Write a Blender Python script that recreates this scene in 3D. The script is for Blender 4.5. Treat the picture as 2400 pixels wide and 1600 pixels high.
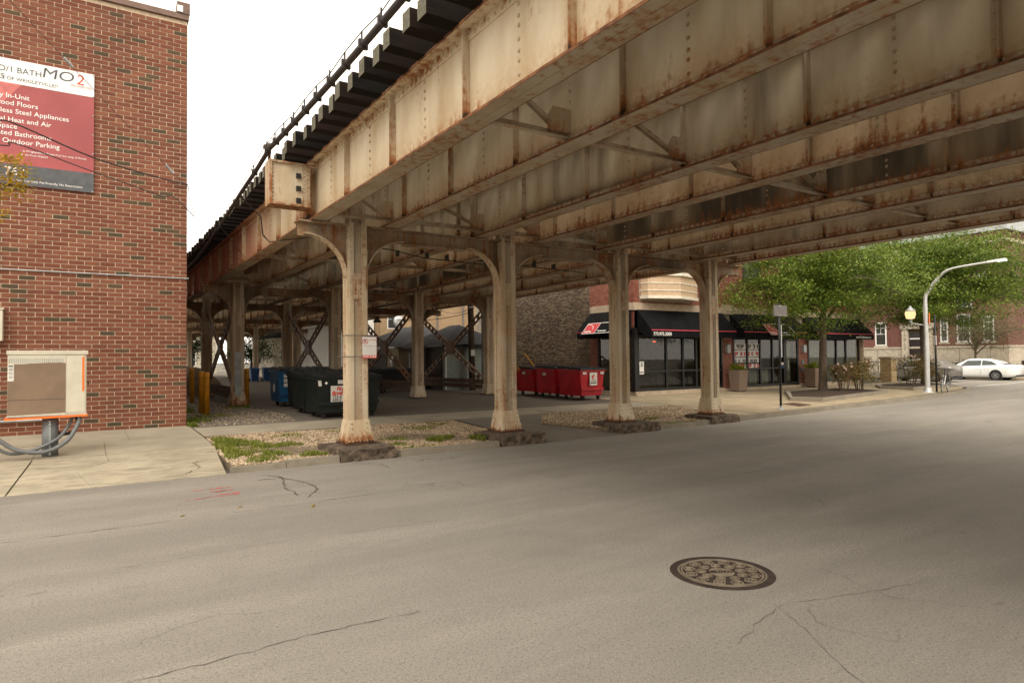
import bpy, math, random
import numpy as np
from mathutils import Vector, Matrix
for o in list(bpy.data.objects): bpy.data.objects.remove(o)
random.seed(11); rng = np.random.default_rng(11)
SC = bpy.context.scene; COL = SC.collection; R = math.radians

# ---------------- camera
cam = bpy.data.cameras.new('camera'); camo = bpy.data.objects.new('camera', cam); COL.objects.link(camo)
def cam_axes(yaw, pitch, roll):
    F0 = Vector((math.sin(yaw), math.cos(yaw), 0)); R0 = Vector((math.cos(yaw), -math.sin(yaw), 0)); U0 = Vector((0, 0, 1))
    F = F0*math.cos(pitch) + U0*math.sin(pitch); U = U0*math.cos(pitch) - F0*math.sin(pitch)
    return R0*math.cos(roll) + U*math.sin(roll), U*math.cos(roll) - R0*math.sin(roll), F
cr, cu, cf = cam_axes(R(33.007), R(1.494), R(-.5875))
camo.matrix_world = Matrix(((cr.x, cu.x, -cf.x, 0), (cr.y, cu.y, -cf.y, 0), (cr.z, cu.z, -cf.z, 1.8), (0, 0, 0, 1)))
cam.sensor_width = 36; cam.lens = 1528/2400*36; cam.clip_start = .1; cam.clip_end = 2000
SC.camera = camo
# ---------------- world: overcast sky
SUN_EL, SUN_AZ = 48, 215            # azimuth clockwise from +Y; the sun is behind the camera to the left
W = bpy.data.worlds.new('World'); SC.world = W; W.use_nodes = True
wn = W.node_tree.nodes; wl = W.node_tree.links; wn.clear()
sky = wn.new('ShaderNodeTexSky'); sky.sky_type = 'NISHITA'; sky.sun_disc = False
sky.sun_elevation = R(SUN_EL); sky.sun_rotation = R(SUN_AZ); sky.dust_density = 4; sky.air_density = 1.2
hs = wn.new('ShaderNodeHueSaturation'); hs.inputs['Saturation'].default_value = .12
mx = wn.new('ShaderNodeMix'); mx.data_type = 'RGBA'; mx.inputs[0].default_value = .72
mx.inputs[7].default_value = (13.2, 12.0, 10.2, 1)          # the cloud layer that covers the blue
bg = wn.new('ShaderNodeBackground'); bg.inputs[1].default_value = .125
wo = wn.new('ShaderNodeOutputWorld')
wl.new(sky.outputs[0], hs.inputs['Color']); wl.new(hs.outputs[0], mx.inputs[6]); wl.new(mx.outputs[2], bg.inputs[0]); wl.new(bg.outputs[0], wo.inputs[0])
sl = bpy.data.lights.new('sun', 'SUN'); sl.energy = .9; sl.angle = R(28); sl.color = (1, .92, .80)
so = bpy.data.objects.new('sun', sl); COL.objects.link(so)
sd = Vector((math.sin(R(SUN_AZ))*math.cos(R(SUN_EL)), math.cos(R(SUN_AZ))*math.cos(R(SUN_EL)), math.sin(R(SUN_EL))))
so.rotation_euler = sd.to_track_quat('Z', 'Y').to_euler(); so.location = sd*60
vs = SC.view_settings; vs.view_transform = 'Standard'; vs.look = 'None'; vs.exposure = .74; vs.gamma = 1
try: vs.use_curve_mapping = False
except Exception: pass
try: SC.cycles.max_bounces = 6; SC.cycles.diffuse_bounces = 4; SC.cycles.transparent_max_bounces = 12
except Exception: pass

# ---------------- helpers
class NT:
    def __init__(s, name):
        s.m = bpy.data.materials.new(name); s.m.use_nodes = True; s.t = s.m.node_tree
        s.b = s.t.nodes['Principled BSDF']; s.out = s.t.nodes['Material Output']
    def n(s, ty, **kw):
        nd = s.t.nodes.new('ShaderNode'+ty)
        for k, v in kw.items():
            if k.startswith('i_'):
                key = k[2:]; key = int(key) if key.isdigit() else key.replace('_', ' ')
                s.set(nd.inputs[key], v)
            else: setattr(nd, k, v)
        return nd
    def set(s, sock, v):
        if isinstance(v, bpy.types.NodeSocket): s.t.links.new(v, sock)
        else: sock.default_value = v
    def pos(s, sc=(1, 1, 1), obj=False):
        p = s.n('TexCoord').outputs['Object'] if obj else s.n('NewGeometry').outputs['Position']
        return s.n('VectorMath', operation='MULTIPLY', i_0=p, i_1=sc).outputs[0]
    def noise(s, vec, scale, detail=4, rough=.55, dist=0):
        return s.n('TexNoise', i_Vector=vec, i_Scale=scale, i_Detail=detail, i_Roughness=rough, i_Distortion=dist).outputs[0]
    def math(s, op, a, b=0., c=None):
        nd = s.n('Math', operation=op); s.set(nd.inputs[0], a); s.set(nd.inputs[1], b)
        if c is not None: s.set(nd.inputs[2], c)
        return nd.outputs[0]
    def mr(s, v, a, b, c=0., d=1., smooth=True):
        nd = s.n('MapRange', i_Value=v, i_From_Min=a, i_From_Max=b, i_To_Min=c, i_To_Max=d)
        if smooth: nd.interpolation_type = 'SMOOTHSTEP'
        return nd.outputs[0]
    def mix(s, f, a, b, bt='MIX'):
        nd = s.n('Mix', data_type='RGBA', blend_type=bt); s.set(nd.inputs[0], f)
        for i, c in ((6, a), (7, b)): s.set(nd.inputs[i], c if isinstance(c, bpy.types.NodeSocket) else (*c[:3], 1))
        return nd.outputs[2]
    def ramp(s, f, stops, const=False):
        nd = s.n('ValToRGB'); s.set(nd.inputs[0], f); e = nd.color_ramp.elements
        if const: nd.color_ramp.interpolation = 'CONSTANT'
        while len(e) < len(stops): e.new(1)
        for q, (p, c) in zip(e, stops): q.position = p; q.color = (*c, 1)
        return nd.outputs[0]
    def fin(s, col, rough=.7, metal=0., bump=None, bd=.01, bs=.5, spec=.4):
        s.set(s.b.inputs['Base Color'], col if isinstance(col, bpy.types.NodeSocket) else (*col, 1))
        s.set(s.b.inputs['Roughness'], rough); s.set(s.b.inputs['Metallic'], metal); s.b.inputs['Specular IOR Level'].default_value = spec
        if bump is not None:
            bn = s.n('Bump', i_Height=bump, i_Distance=bd, i_Strength=bs); s.t.links.new(bn.outputs[0], s.b.inputs['Normal'])
        return s.m
def plain(name, col, rough=.6, metal=0., var=.16, scale=6., bump=0., bscale=60., stretch=(1, 1, 1), spec=.4, obj=False):
    t = NT(name); p = t.pos(stretch, obj)
    n = t.noise(p, scale); d = [max(0, c*(1-var)) for c in col]; l = [min(1, c*(1+var)) for c in col]
    c = t.mix(t.mr(n, .3, .7), d, l)
    b = t.noise(p, bscale, 3) if bump else None
    return t.fin(c, rough, metal, b, bump, .5, spec)

class MB:
    def __init__(s): s.v = []; s.f = []; s.mi = []; s.cur = 0
    def add(s, vs, fs):
        o = len(s.v); s.v += [tuple(v) for v in vs]
        for f in fs: s.f.append(tuple(i+o for i in f)); s.mi.append(s.cur)
        return s
    def hexa(s, p):     # p: 4 bottom (ccw), 4 top
        return s.add(p, [(3, 2, 1, 0), (4, 5, 6, 7), (0, 1, 5, 4), (1, 2, 6, 5), (2, 3, 7, 6), (3, 0, 4, 7)])
    def box(s, x0, x1, y0, y1, z0, z1):
        return s.hexa([(x0, y0, z0), (x1, y0, z0), (x1, y1, z0), (x0, y1, z0), (x0, y0, z1), (x1, y0, z1), (x1, y1, z1), (x0, y1, z1)])
    def bar(s, a, b, w, h, up=(0, 0, 1)):   # rectangular bar along a->b
        a = Vector(a); b = Vector(b); d = (b-a).normalized(); up = Vector(up); sd = d.cross(up)
        if sd.length < 1e-4: sd = d.cross(Vector((1, 0, 0)))
        sd.normalize(); u = sd.cross(d); sd = sd*w/2; u = u*h/2
        return s.hexa([a-sd-u, a+sd-u, b+sd-u, b-sd-u, a-sd+u, a+sd+u, b+sd+u, b-sd+u])
    def prism(s, poly, ax, a0, a1):
        n = len(poly)
        def P(q, a): return {'x': (a, q[0], q[1]), 'y': (q[0], a, q[1]), 'z': (q[0], q[1], a)}[ax]
        vs = [P(q, a0) for q in poly] + [P(q, a1) for q in poly]
        return s.add(vs, [tuple(range(n))[::-1], tuple(range(n, 2*n))] + [(i, (i+1) % n, n+(i+1) % n, n+i) for i in range(n)])
    def tube(s, pts, r, n=8, cap=True):
        pts = [Vector(p) for p in pts]; m = len(pts); rs = r if isinstance(r, (list, tuple)) else [r]*m
        o = len(s.v); ref = None
        for i, p in enumerate(pts):
            d = (pts[min(i+1, m-1)]-pts[max(i-1, 0)]).normalized()
            if ref is None: ref = d.orthogonal().normalized()
            ref = (ref - d*ref.dot(d)).normalized(); q = d.cross(ref)
            for k in range(n):
                a = 2*math.pi*k/n; s.v.append(tuple(p + (ref*math.cos(a)+q*math.sin(a))*rs[i]))
        for i in range(m-1):
            for k in range(n):
                s.f.append((o+i*n+k, o+i*n+(k+1) % n, o+(i+1)*n+(k+1) % n, o+(i+1)*n+k)); s.mi.append(s.cur)
        if cap:
            s.f.append(tuple(range(o, o+n))[::-1]); s.mi.append(s.cur); s.f.append(tuple(range(o+(m-1)*n, o+m*n))); s.mi.append(s.cur)
        return s
    def lathe(s, prof, c=(0, 0, 0), n=16, ax='z'):
        o = len(s.v)
        for r, z in prof:
            for k in range(n):
                a = 2*math.pi*k/n; u, w = r*math.cos(a), r*math.sin(a)
                p = {'z': (u, w, z), 'x': (z, u, w), 'y': (w, z, u)}[ax]; s.v.append((p[0]+c[0], p[1]+c[1], p[2]+c[2]))
        for i in range(len(prof)-1):
            for k in range(n):
                s.f.append((o+i*n+k, o+i*n+(k+1) % n, o+(i+1)*n+(k+1) % n, o+(i+1)*n+k)); s.mi.append(s.cur)
        if prof[0] != prof[-1]:
            s.f.append(tuple(range(o, o+n))[::-1]); s.mi.append(s.cur)
            s.f.append(tuple(range(o+(len(prof)-1)*n, o+len(prof)*n))); s.mi.append(s.cur)
        return s
    def rivet(s, c, nrm, r=.02, h=.014):
        c = Vector(c); nrm = Vector(nrm).normalized(); a = nrm.orthogonal().normalized(); b = nrm.cross(a); o = len(s.v)
        for k in range(6):
            t = k*math.pi/3; s.v.append(tuple(c+(a*math.cos(t)+b*math.sin(t))*r))
        for k in range(6):
            t = k*math.pi/3; s.v.append(tuple(c+(a*math.cos(t)+b*math.sin(t))*r*.65+nrm*h*.8))
        s.v.append(tuple(c+nrm*h))
        for k in range(6):
            s.f.append((o+k, o+(k+1) % 6, o+6+(k+1) % 6, o+6+k)); s.f.append((o+6+k, o+6+(k+1) % 6, o+12)); s.mi += [s.cur, s.cur]
        return s
    def quad(s, a, b, c, d): return s.add([a, b, c, d], [(0, 1, 2, 3)])
    def build(s, name, mats, parent=None, smooth=False, kind=None, bevel=0, label=None):
        o = mesh_obj(name, s.v, s.f, mats, parent, smooth, s.mi if isinstance(mats, (list, tuple)) else None)
        if kind: o['kind'] = kind
        if label: o['label'] = label
        if bevel:
            b = o.modifiers.new('bevel', 'BEVEL'); b.width = bevel; b.segments = 2; b.limit_method = 'ANGLE'
        return o
OFF = {}
def mesh_obj(name, v, f, mats, parent=None, smooth=False, mi=None, world=True):
    me = bpy.data.meshes.new(name)
    off = OFF.get(parent.name, (0, 0, 0)) if parent else (0, 0, 0)
    v = np.asarray(v, dtype=np.float64) - np.array(off)
    me.from_pydata(v.tolist(), [], f if isinstance(f, list) else f.tolist())
    for m in (mats if isinstance(mats, (list, tuple)) else [mats]): me.materials.append(m)
    if mi: me.polygons.foreach_set('material_index', mi)
    if smooth: me.polygons.foreach_set('use_smooth', [True]*len(me.polygons))
    me.update()
    o = bpy.data.objects.new(name, me); COL.objects.link(o)
    if parent: o.parent = parent; OFF[o.name] = off
    return o
def thing(name, label, cat, loc=(0, 0, 0), group=None, local=False):
    o = bpy.data.objects.new(name, None); COL.objects.link(o); o.empty_display_size = .2
    o.location = loc; o['label'] = label; o['category'] = cat
    if group: o['group'] = group
    OFF[o.name] = (0, 0, 0) if local else tuple(loc)
    return o
def tag(o, label, cat, group=None):
    o['label'] = label; o['category'] = cat
    if group: o['group'] = group
    return o
def struct(o): o['kind'] = 'structure'; return o
def copy_tree(o, loc, label, rz=None, group=None, parent=None, scale=None):
    c = o.copy(); COL.objects.link(c)
    if parent: c.parent = parent
    else:
        c.location = loc; c['label'] = label
        if rz is not None: c.rotation_euler = (0, 0, rz)
        if group: c['group'] = group
        if scale: c.scale = scale
    for ch in list(o.children): copy_tree(ch, None, None, parent=c)
    return c
def inst(src, loc, parent, name=None, rot=None):     # part sharing mesh data
    c = bpy.data.objects.new(name or src.name.split('.')[0], src.data); COL.objects.link(c); c.parent = parent
    c.location = loc
    if rot: c.rotation_euler = rot
    return c
_dg = None
def text(name, s, size, m, parent, o, xd=(1, 0, 0), up=(0, 0, 1), ext=.002, align='LEFT', shear=0., bold=0., space=1., sx=1.):
    cu = bpy.data.curves.new('lettering', 'FONT'); cu.body = s; cu.size = size; cu.extrude = ext; cu.align_x = align; cu.shear = shear
    cu.offset = bold; cu.space_character = space; cu.resolution_u = 3
    t = bpy.data.objects.new('lettering', cu); COL.objects.link(t)
    me = bpy.data.meshes.new_from_object(t.evaluated_get(bpy.context.evaluated_depsgraph_get()))
    bpy.data.objects.remove(t); bpy.data.curves.remove(cu)
    xd = Vector(xd); up = Vector(up); nd = xd.cross(up); off = Vector(OFF.get(parent.name, (0, 0, 0)))
    M = Matrix(((xd.x*sx, up.x, nd.x, o[0]-off.x), (xd.y*sx, up.y, nd.y, o[1]-off.y), (xd.z*sx, up.z, nd.z, o[2]-off.z), (0, 0, 0, 1)))
    me.transform(M); me.materials.clear(); me.materials.append(m)
    ob = bpy.data.objects.new(name, me); COL.objects.link(ob); ob.parent = parent; OFF[ob.name] = tuple(off)
    return ob
ORD = ['first', 'second', 'third', 'fourth', 'fifth', 'sixth', 'seventh', 'eighth', 'ninth']
def zg(y):      # pavement height: the ground rises gently away from the road
    return .13 + min(max(y-11.4, 0), 6.6)*.0136 + min(max(y-18, 0), 6)*.0085
# ---------------- materials
def steel(name, bias=0., zb=None, zt=None, grime_shade=0., cream=(.66, .57, .42), redy=False):
    t = NT(name); p = t.pos(); z = t.n('SeparateXYZ', i_0=p).outputs[2]
    st = t.noise(t.pos((6, 6, .5)), 1.7, 5); big = t.noise(p, .6, 3); fine = t.noise(p, 13, 5, .65)
    v = t.math('ADD', t.math('MULTIPLY', st, .42), t.math('ADD', t.math('MULTIPLY', big, .3), t.math('MULTIPLY', fine, .28)))
    v = t.math('ADD', v, bias)
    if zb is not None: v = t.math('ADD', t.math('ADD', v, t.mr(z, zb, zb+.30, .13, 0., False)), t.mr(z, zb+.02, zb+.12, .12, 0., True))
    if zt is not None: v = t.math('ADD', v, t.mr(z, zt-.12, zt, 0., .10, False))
    dirt = t.mr(t.noise(t.pos((1.5, 1.5, .5)), 1.2, 5), .40, .72)
    paint = t.mix(dirt, cream, [q*w for q, w in zip(cream, (.80, .74, .66))])
    hz = t.mr(t.noise(t.pos((1.6, 1.6, .35)), 1.6, 5, .6), .42, .74)
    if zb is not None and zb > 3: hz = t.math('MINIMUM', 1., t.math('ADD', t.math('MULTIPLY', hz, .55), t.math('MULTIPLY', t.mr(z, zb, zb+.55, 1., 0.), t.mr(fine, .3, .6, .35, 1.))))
    paint = t.mix(t.math('MULTIPLY', hz, .62), paint, (.40, .235, .105))
    if redy:
        y = t.n('SeparateXYZ', i_0=p).outputs[1]; rm = t.mr(t.math('ADD', y, t.math('MULTIPLY', t.noise(t.pos((1, .8, .3)), 1.2, 3), 5.)), 16.5, 22.); paint = t.mix(t.math('MULTIPLY', rm, .85), paint, (.36, .125, .075))
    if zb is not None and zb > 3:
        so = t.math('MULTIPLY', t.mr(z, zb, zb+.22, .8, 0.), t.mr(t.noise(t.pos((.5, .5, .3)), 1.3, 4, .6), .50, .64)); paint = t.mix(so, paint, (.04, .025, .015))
    if grime_shade:
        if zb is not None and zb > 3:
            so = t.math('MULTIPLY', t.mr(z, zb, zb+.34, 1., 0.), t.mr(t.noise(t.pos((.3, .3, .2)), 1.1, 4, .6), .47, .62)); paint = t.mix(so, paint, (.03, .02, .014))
        g = t.mr(t.noise(t.pos((1.1, 1.1, .16)), 1.1, 4), .64-grime_shade, .98-grime_shade)  # dirt streaks, deepened to paint in the shade under the deck
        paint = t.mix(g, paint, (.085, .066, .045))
    c = t.mix(t.mr(v, .56, .70), paint, t.mix(t.noise(p, 5), (.38, .15, .045), (.20, .072, .028)))
    c = t.mix(t.mr(v, .69, .80), c, (.055, .03, .018))
    return t.fin(c, .62, 0, t.math('ADD', fine, t.mr(v, .58, .72)), .004, .5, .3)
M = {}
M['web'] = steel('steel_web', 0, 4.42, 5.45)
M['web_red'] = steel('steel_web_reddened', 0, 4.42, 5.45, redy=True); M['angle'] = steel('steel_angle', .13, cream=(.45, .36, .25)); M['edge'] = plain('corroded_edge', (.17, .07, .03), .85, 0, .5, 9, .002, 40)
M['web_soot_shade'] = steel('steel_web_soot_shade', .03, 4.42, 5.45, .36, cream=(.48, .39, .27)); M['web_orange_lit'] = steel('steel_web_orange_lit', .025, 4.42, 5.45, cream=(.70, .55, .365))  # soot stains plus painted shade; rust tint plus painted light
M['web_dirt_shade'] = steel('steel_web_dirt_shade', .01, 4.42, 5.45, .14)  # real dirt, with shade from the deck painted in
M['flange'] = steel('steel_flange', .075, cream=(.47, .40, .30))
M['stiff'] = steel('steel_stiffener', .07, 4.45, cream=(.52, .43, .31))
M['shoe'] = steel('steel_shoe', .045, .2); M['bracket'] = steel('steel_bracket', .06, cream=(.55, .46, .34))
M['rivet'] = steel('steel_rivet', .075, cream=(.55, .46, .34))
M['col'] = steel('steel_column', .06, .25, cream=(.60, .51, .375))
M['colweb'] = steel('steel_column_web', .035, .3, cream=(.44, .37, .275))
M['brace'] = steel('steel_brace', .10, grime_shade=.26, cream=(.24, .18, .125))
M['beam'] = steel('steel_beam', .09, grime_shade=.24, cream=(.40, .325, .235))
M['rust'] = plain('bare_rust', (.075, .038, .022), .8, 0, .4, 9, .003, 50)
M['black_steel'] = plain('black_steel', (.02, .019, .018), .6)
M['strap'] = plain('steel_strap', (.20, .18, .15), .5, .6)
# timber
def timber(name, a, b, sc=(3, 3, 3), dk=(.075, .05, .035)):
    t = NT(name); rnd = t.n('ObjectInfo').outputs['Random']; p = t.pos(sc, True)
    c = t.mix(t.mr(t.noise(t.pos((.7, 9, 9), True), 4, 4), .3, .7), a, b)
    c = t.mix(t.math('MULTIPLY', rnd, .5), c, dk)
    return t.fin(c, .92, 0, t.noise(t.pos((1, 14, 14), True), 5, 4), .01, .6, .08)
M['tie'] = timber('tie_timber', (.006, .0065, .007), (.014, .012, .010), dk=(.028, .015, .010))
M['tie_end'] = plain('tie_end_grain', (.135, .125, .09), .9, 0, .3, 30, .004, 60)
M['plank'] = timber('plank_timber', (.018, .014, .011), (.035, .027, .02), dk=(.03, .02, .012))
M['rail'] = plain('track_rail', (.10, .06, .04), .5, .6)
M['cable'] = plain('cable_sheath', (.035, .03, .028), .65, 0, .25, 20, .004, 40)
M['wire'] = plain('wire', (.03, .028, .026), .6)
# road
def asphalt(name, base, warm=0, lines=True, speck=.35):
    t = NT(name); p = t.pos()
    ag = t.noise(p, 42, 3, .75); ag2 = t.noise(p, 110, 2, .7)
    med = t.noise(p, 2.4, 5, .6); lane = t.noise(t.pos((.16, 1.0, 1)), .75, 6, .62, .15)
    d = [c*.86 for c in base]; l = [min(1, c*1.14) for c in base]
    c = t.mix(t.mr(lane, .32, .70), d, l)
    c = t.mix(t.math('MULTIPLY', t.mr(med, .42, .75), .34), c, [q*.78 for q in base])
    c = t.mix(t.math('MULTIPLY', t.mr(ag, .50, .66), speck), c, [q*.42 for q in base])
    c = t.mix(t.math('MULTIPLY', t.mr(ag2, .54, .68), speck), c, [min(1, q*2.1) for q in base])
    if lines:
        coarse = t.math('MULTIPLY', t.mr(t.noise(t.pos((.22, .9, 1)), 1.0, 4, .6), .52, .66), t.mr(t.noise(p, 58, 2, .6), .52, .62)); c = t.mix(t.math('MULTIPLY', coarse, .55), c, [min(1, q*1.9) for q in base])
        stain = t.mr(t.noise(t.pos((.45, .8, 1)), .8, 5, .65), .52, .72); c = t.mix(t.math('MULTIPLY', stain, .30), c, [q*.62 for q in base])
    if lines:   # fine shrinkage cracks
        vo = t.n('TexVoronoi', feature='DISTANCE_TO_EDGE', i_Vector=t.n('VectorMath', operation='ADD', i_0=t.pos((.26, .42, 1)), i_1=t.n('VectorMath', operation='SCALE', i_0=t.n('TexNoise', i_Vector=p, i_Scale=1.1, i_Detail=5).outputs[1], i_Scale=.42).outputs[0]).outputs[0], i_Scale=.8).outputs[0]
        k = t.math('MULTIPLY', t.mr(vo, .0035, .0, 0, 1), t.mr(t.noise(p, .28, 2), .5, .62))
        c = t.mix(t.math('MULTIPLY', k, .55), c, [q*.35 for q in base])
        blot = t.mr(t.noise(t.pos((1.1, 2.6, 1)), 1.9, 2, .4), .73, .78)
        c = t.mix(t.math('MULTIPLY', blot, .40), c, [q*.45 for q in base])
    return t.fin(c, .86, 0, t.math('ADD', ag, t.math('MULTIPLY', ag2, .5)), .006, .55, .25)
M['road'] = asphalt('asphalt_road', (.225, .206, .177), speck=.6)
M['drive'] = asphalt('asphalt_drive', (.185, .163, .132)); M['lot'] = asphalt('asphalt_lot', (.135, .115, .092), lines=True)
M['earth'] = plain('ground_earth', (.11, .10, .08), .95)
M['tar'] = plain('tar_crack_fill', (.095, .083, .068), .8, 0, .4, 12)
M['redpaint'] = plain('red_marking_paint', (.55, .10, .10), .8, 0, .3, 30)
def concrete(name, base, spall=.0):
    t = NT(name); p = t.pos(); rnd = t.n('ObjectInfo').outputs['Random']
    a = t.noise(p, 1.1, 5, .6); b = t.noise(p, 38, 3, .6); g = t.noise(p, 140, 2)
    c = t.mix(t.mr(a, .3, .72), [q*.80 for q in base], [min(1, q*1.1) for q in base])
    c = t.mix(t.math('MULTIPLY', t.mr(b, .5, .75), .3), c, [q*.62 for q in base])
    c = t.mix(t.math('MULTIPLY', t.mr(g, .6, .8), .35), c, [q*.5 for q in base])
    c = t.mix(t.math('MULTIPLY', rnd, .22), c, [q*.7 for q in base])
    if spall:
        s = t.mr(t.noise(t.pos((.8, 2.4, 1)), 2.6, 6, .75), .50, .58)
        c = t.mix(t.math('MULTIPLY', s, spall), c, [q*.55 for q in base])
    return t.fin(c, .88, 0, t.math('ADD', b, g), .005, .5, .25)
M['conc'] = concrete('concrete_walk', (.37, .325, .245))
M['conc_plaza'] = concrete('concrete_plaza', (.37, .30, .20))
M['apron'] = concrete('concrete_apron', (.40, .35, .255), .55)
M['kerb'] = concrete('concrete_kerb', (.27, .235, .18), .3)
M['conc_new'] = concrete('concrete_new', (.42, .40, .36))
M['joint'] = plain('joint_dirt', (.085, .07, .045), .95)
M['soil'] = plain('gravel_bed_soil', (.17, .13, .085), .95, 0, .35, 14, .01, 30)
M['mulch'] = plain('mulch', (.045, .026, .016), .95, 0, .5, 40, .02, 60)
M['stonepier'] = plain('pier_stone', (.105, .078, .055), .92, 0, .6, 9, .04, 18)
def islands(name, stops, rough=.85, obj=False, bump=.004, var=.25, sc=30, fade=None):
    t = NT(name); r = t.n('ObjectInfo').outputs['Random'] if obj else t.n('NewGeometry').outputs['Random Per Island']
    c = t.ramp(r, stops, True); p = t.pos(); n = t.noise(p, sc, 4, .6)
    c = t.mix(t.math('MULTIPLY', n, var*2), c, t.mix(.5, c, (0, 0, 0)))
    if fade:    # rain-borne soot of uneven outline
        s = t.mr(t.noise(t.pos((.55, .55, .16)), 1.3, 4, .6), .52, .70)
        c = t.mix(t.math('MULTIPLY', s, fade), c, (.05, .032, .025))
    return t.fin(c, rough, 0, n, bump, .6, .25)
RED = [(0, (0.201, 0.070, 0.041)), (.17, (0.226, 0.082, 0.048)), (.34, (0.186, 0.063, 0.038)), (.5, (0.211, 0.076, 0.046)), (.64, (0.241, 0.093, 0.055)), (.78, (0.177, 0.059, 0.036)), (.92, (0.083, 0.061, 0.036)), (.96, (0.108, 0.070, 0.040))]
M['brick_one'] = islands('red_brick_single', RED, obj=True, fade=.38)
M['brick_red'] = islands('red_brick', RED, fade=.38)
M['brick_shop'] = islands('shop_red_brick', [(0, (.27, .095, .065)), (.3, (.31, .11, .075)), (.6, (.24, .082, .058)), (.85, (.33, .13, .09))])
M['brick_dark'] = islands('common_brick', [(0, (.085, .055, .036)), (.22, (.12, .085, .055)), (.42, (.16, .12, .075)), (.6, (.065, .045, .032)), (.75, (.19, .145, .095)), (.9, (.12, .065, .042))], fade=.35)
M['brick_tan'] = islands('tan_brick', [(0, (.40, .27, .15)), (.3, (.46, .32, .18)), (.6, (.36, .24, .13)), (.85, (.30, .19, .10))])
M['brick_pillar'] = islands('yellow_brick', [(0, (.58, .42, .23)), (.35, (.66, .50, .29)), (.7, (.50, .35, .18))])
M['brick_far'] = islands('maroon_brick', [(0, (.20, .055, .042)), (.3, (.235, .068, .05)), (.6, (.17, .046, .036)), (.85, (.26, .085, .06))])
M['mortar'] = plain('mortar_cream', (.62, .49, .35), .95, 0, .15, 10)
M['mortar_grey'] = plain('mortar_grey', (.38, .32, .25), .95, 0, .25, 8)
M['coping'] = plain('coping_brown', (.16, .10, .075), .6)
M['stone'] = plain('limestone', (.42, .33, .235), .85, 0, .12, 5, .003, 40)
M['stone_far'] = plain('limestone_far', (.42, .37, .29), .85, 0, .14, 4)
M['cream_trim'] = plain('cream_trim', (.68, .62, .50), .6)
M['tan_panel'] = plain('tan_panel', (.50, .36, .235), .7, 0, .08)
M['white'] = plain('white_paint', (.78, .77, .74), .5, 0, .05)
M['sticker'] = plain('white_sticker', (.70, .68, .63), .5, 0, .06)
M['beige'] = plain('beige_cabinet', (.60, .56, .45), .5, 0, .06)
M['brownpaint'] = plain('brown_patch_paint', (.225, .155, .105), .7, 0, .1, 3)
M['orange'] = plain('orange_tape', (.85, .19, .035), .5, 0, .08)
M['grey_pipe'] = plain('grey_pvc', (.15, .16, .165), .45, 0, .12)
M['galv'] = plain('galvanised', (.36, .38, .38), .45, .3, .2, 5)
M['plate_dull'] = plain('dull_sign_back', (.15, .135, .125), .6, .1, .1)
M['alu'] = plain('pale_aluminium', (.62, .63, .62), .35, .5, .08)
M['black'] = plain('black_paint', (.014, .014, .015), .45)
M['awning'] = plain('awning_canvas', (.007, .007, .0075), .9, 0, .25, 3, spec=.12)
M['frame'] = plain('window_frame_black', (.012, .012, .012), .4)
M['redlogo'] = plain('logo_red', (.50, .035, .045), .6)
M['redline'] = plain('stripe_red', (.62, .07, .10), .6)
M['lettering'] = plain('lettering_white', (.82, .80, .76), .6, 0, .03)
M['letter_grey'] = plain('lettering_grey', (.075, .078, .085), .6)
M['letter_black'] = plain('lettering_black', (.02, .02, .02), .6)
M['letter_red'] = plain('lettering_red', (.62, .05, .035), .6)
M['sign_red'] = plain('board_red', (.34, .075, .078), .55, 0, .16, .5)
M['sign_red2'] = plain('board_red_corner', (.50, .14, .13), .55)
M['sign_grey'] = plain('board_grey', (.085, .088, .095), .55)
M['sign_white'] = plain('board_white', (.76, .76, .74), .5, 0, .04)
M['maroon'] = plain('sign_maroon', (.22, .015, .03), .5)
M['dump_red'] = plain('dumpster_red', (.40, .008, .016), .45, 0, .2, 2.5)
M['dump_green'] = plain('dumpster_dark_green', (.009, .014, .012), .5, 0, .3, 3)
M['dump_blue'] = plain('dumpster_blue', (.012, .085, .20), .5, 0, .2, 3)
M['dump_black'] = plain('dumpster_black', (.010, .010, .011), .55)
M['lid'] = plain('plastic_lid', (.014, .016, .016), .5, 0, .25)
M['cart_blue'] = plain('cart_blue', (.014, .05, .15), .5)
M['yellow'] = plain('bollard_yellow', (.62, .27, .012), .4, 0, .14, 4)
M['yellow_band'] = plain('bollard_band', (.32, .07, .02), .5)
M['tarp'] = plain('tan_tarp', (.21, .15, .085), .8, 0, .3, 2, .03, 5)
M['wood_pole'] = plain('pole_wood', (.10, .075, .055), .9, 0, .3, 10, .01, 20, (6, 6, .5))
M['wood_rail'] = plain('rail_wood', (.15, .10, .07), .9, 0, .3, 6)
M['shingle'] = plain('roof_shingle', (.042, .042, .046), .9, 0, .25, 10)
M['siding'] = plain('green_siding', (.29, .32, .28), .6, 0, .08)
M['garage_brown'] = plain('garage_door_brown', (.052, .034, .025), .7)
M['planter'] = plain('planter_aggregate', (.22, .155, .115), .85, 0, .25, 40, .004, 90)
M['iron'] = plain('cast_iron', (.048, .034, .028), .6, .3, .3, 8)
M['iron_worn'] = plain('cast_iron_worn', (.25, .205, .15), .55, .35, .25, 12)
M['car_white'] = plain('car_paint_white', (.80, .80, .79), .25, 0, .02)
M['car_grey'] = plain('car_paint_grey', (.21, .195, .175), .3, .3, .05)
M['car_glass'] = plain('car_glass', (.045, .055, .055), .08, 0, .1, 2, spec=.7)
M['tyre'] = plain('tyre_rubber', (.015, .015, .015), .8)
M['rim'] = plain('wheel_rim', (.45, .45, .45), .3, .7)
M['taillight'] = plain('taillight', (.42, .012, .02), .25)
M['curtain'] = plain('pale_blind', (.50, .52, .46), .8)
M['interior'] = plain('shop_interior', (.085, .075, .06), .8)
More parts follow.
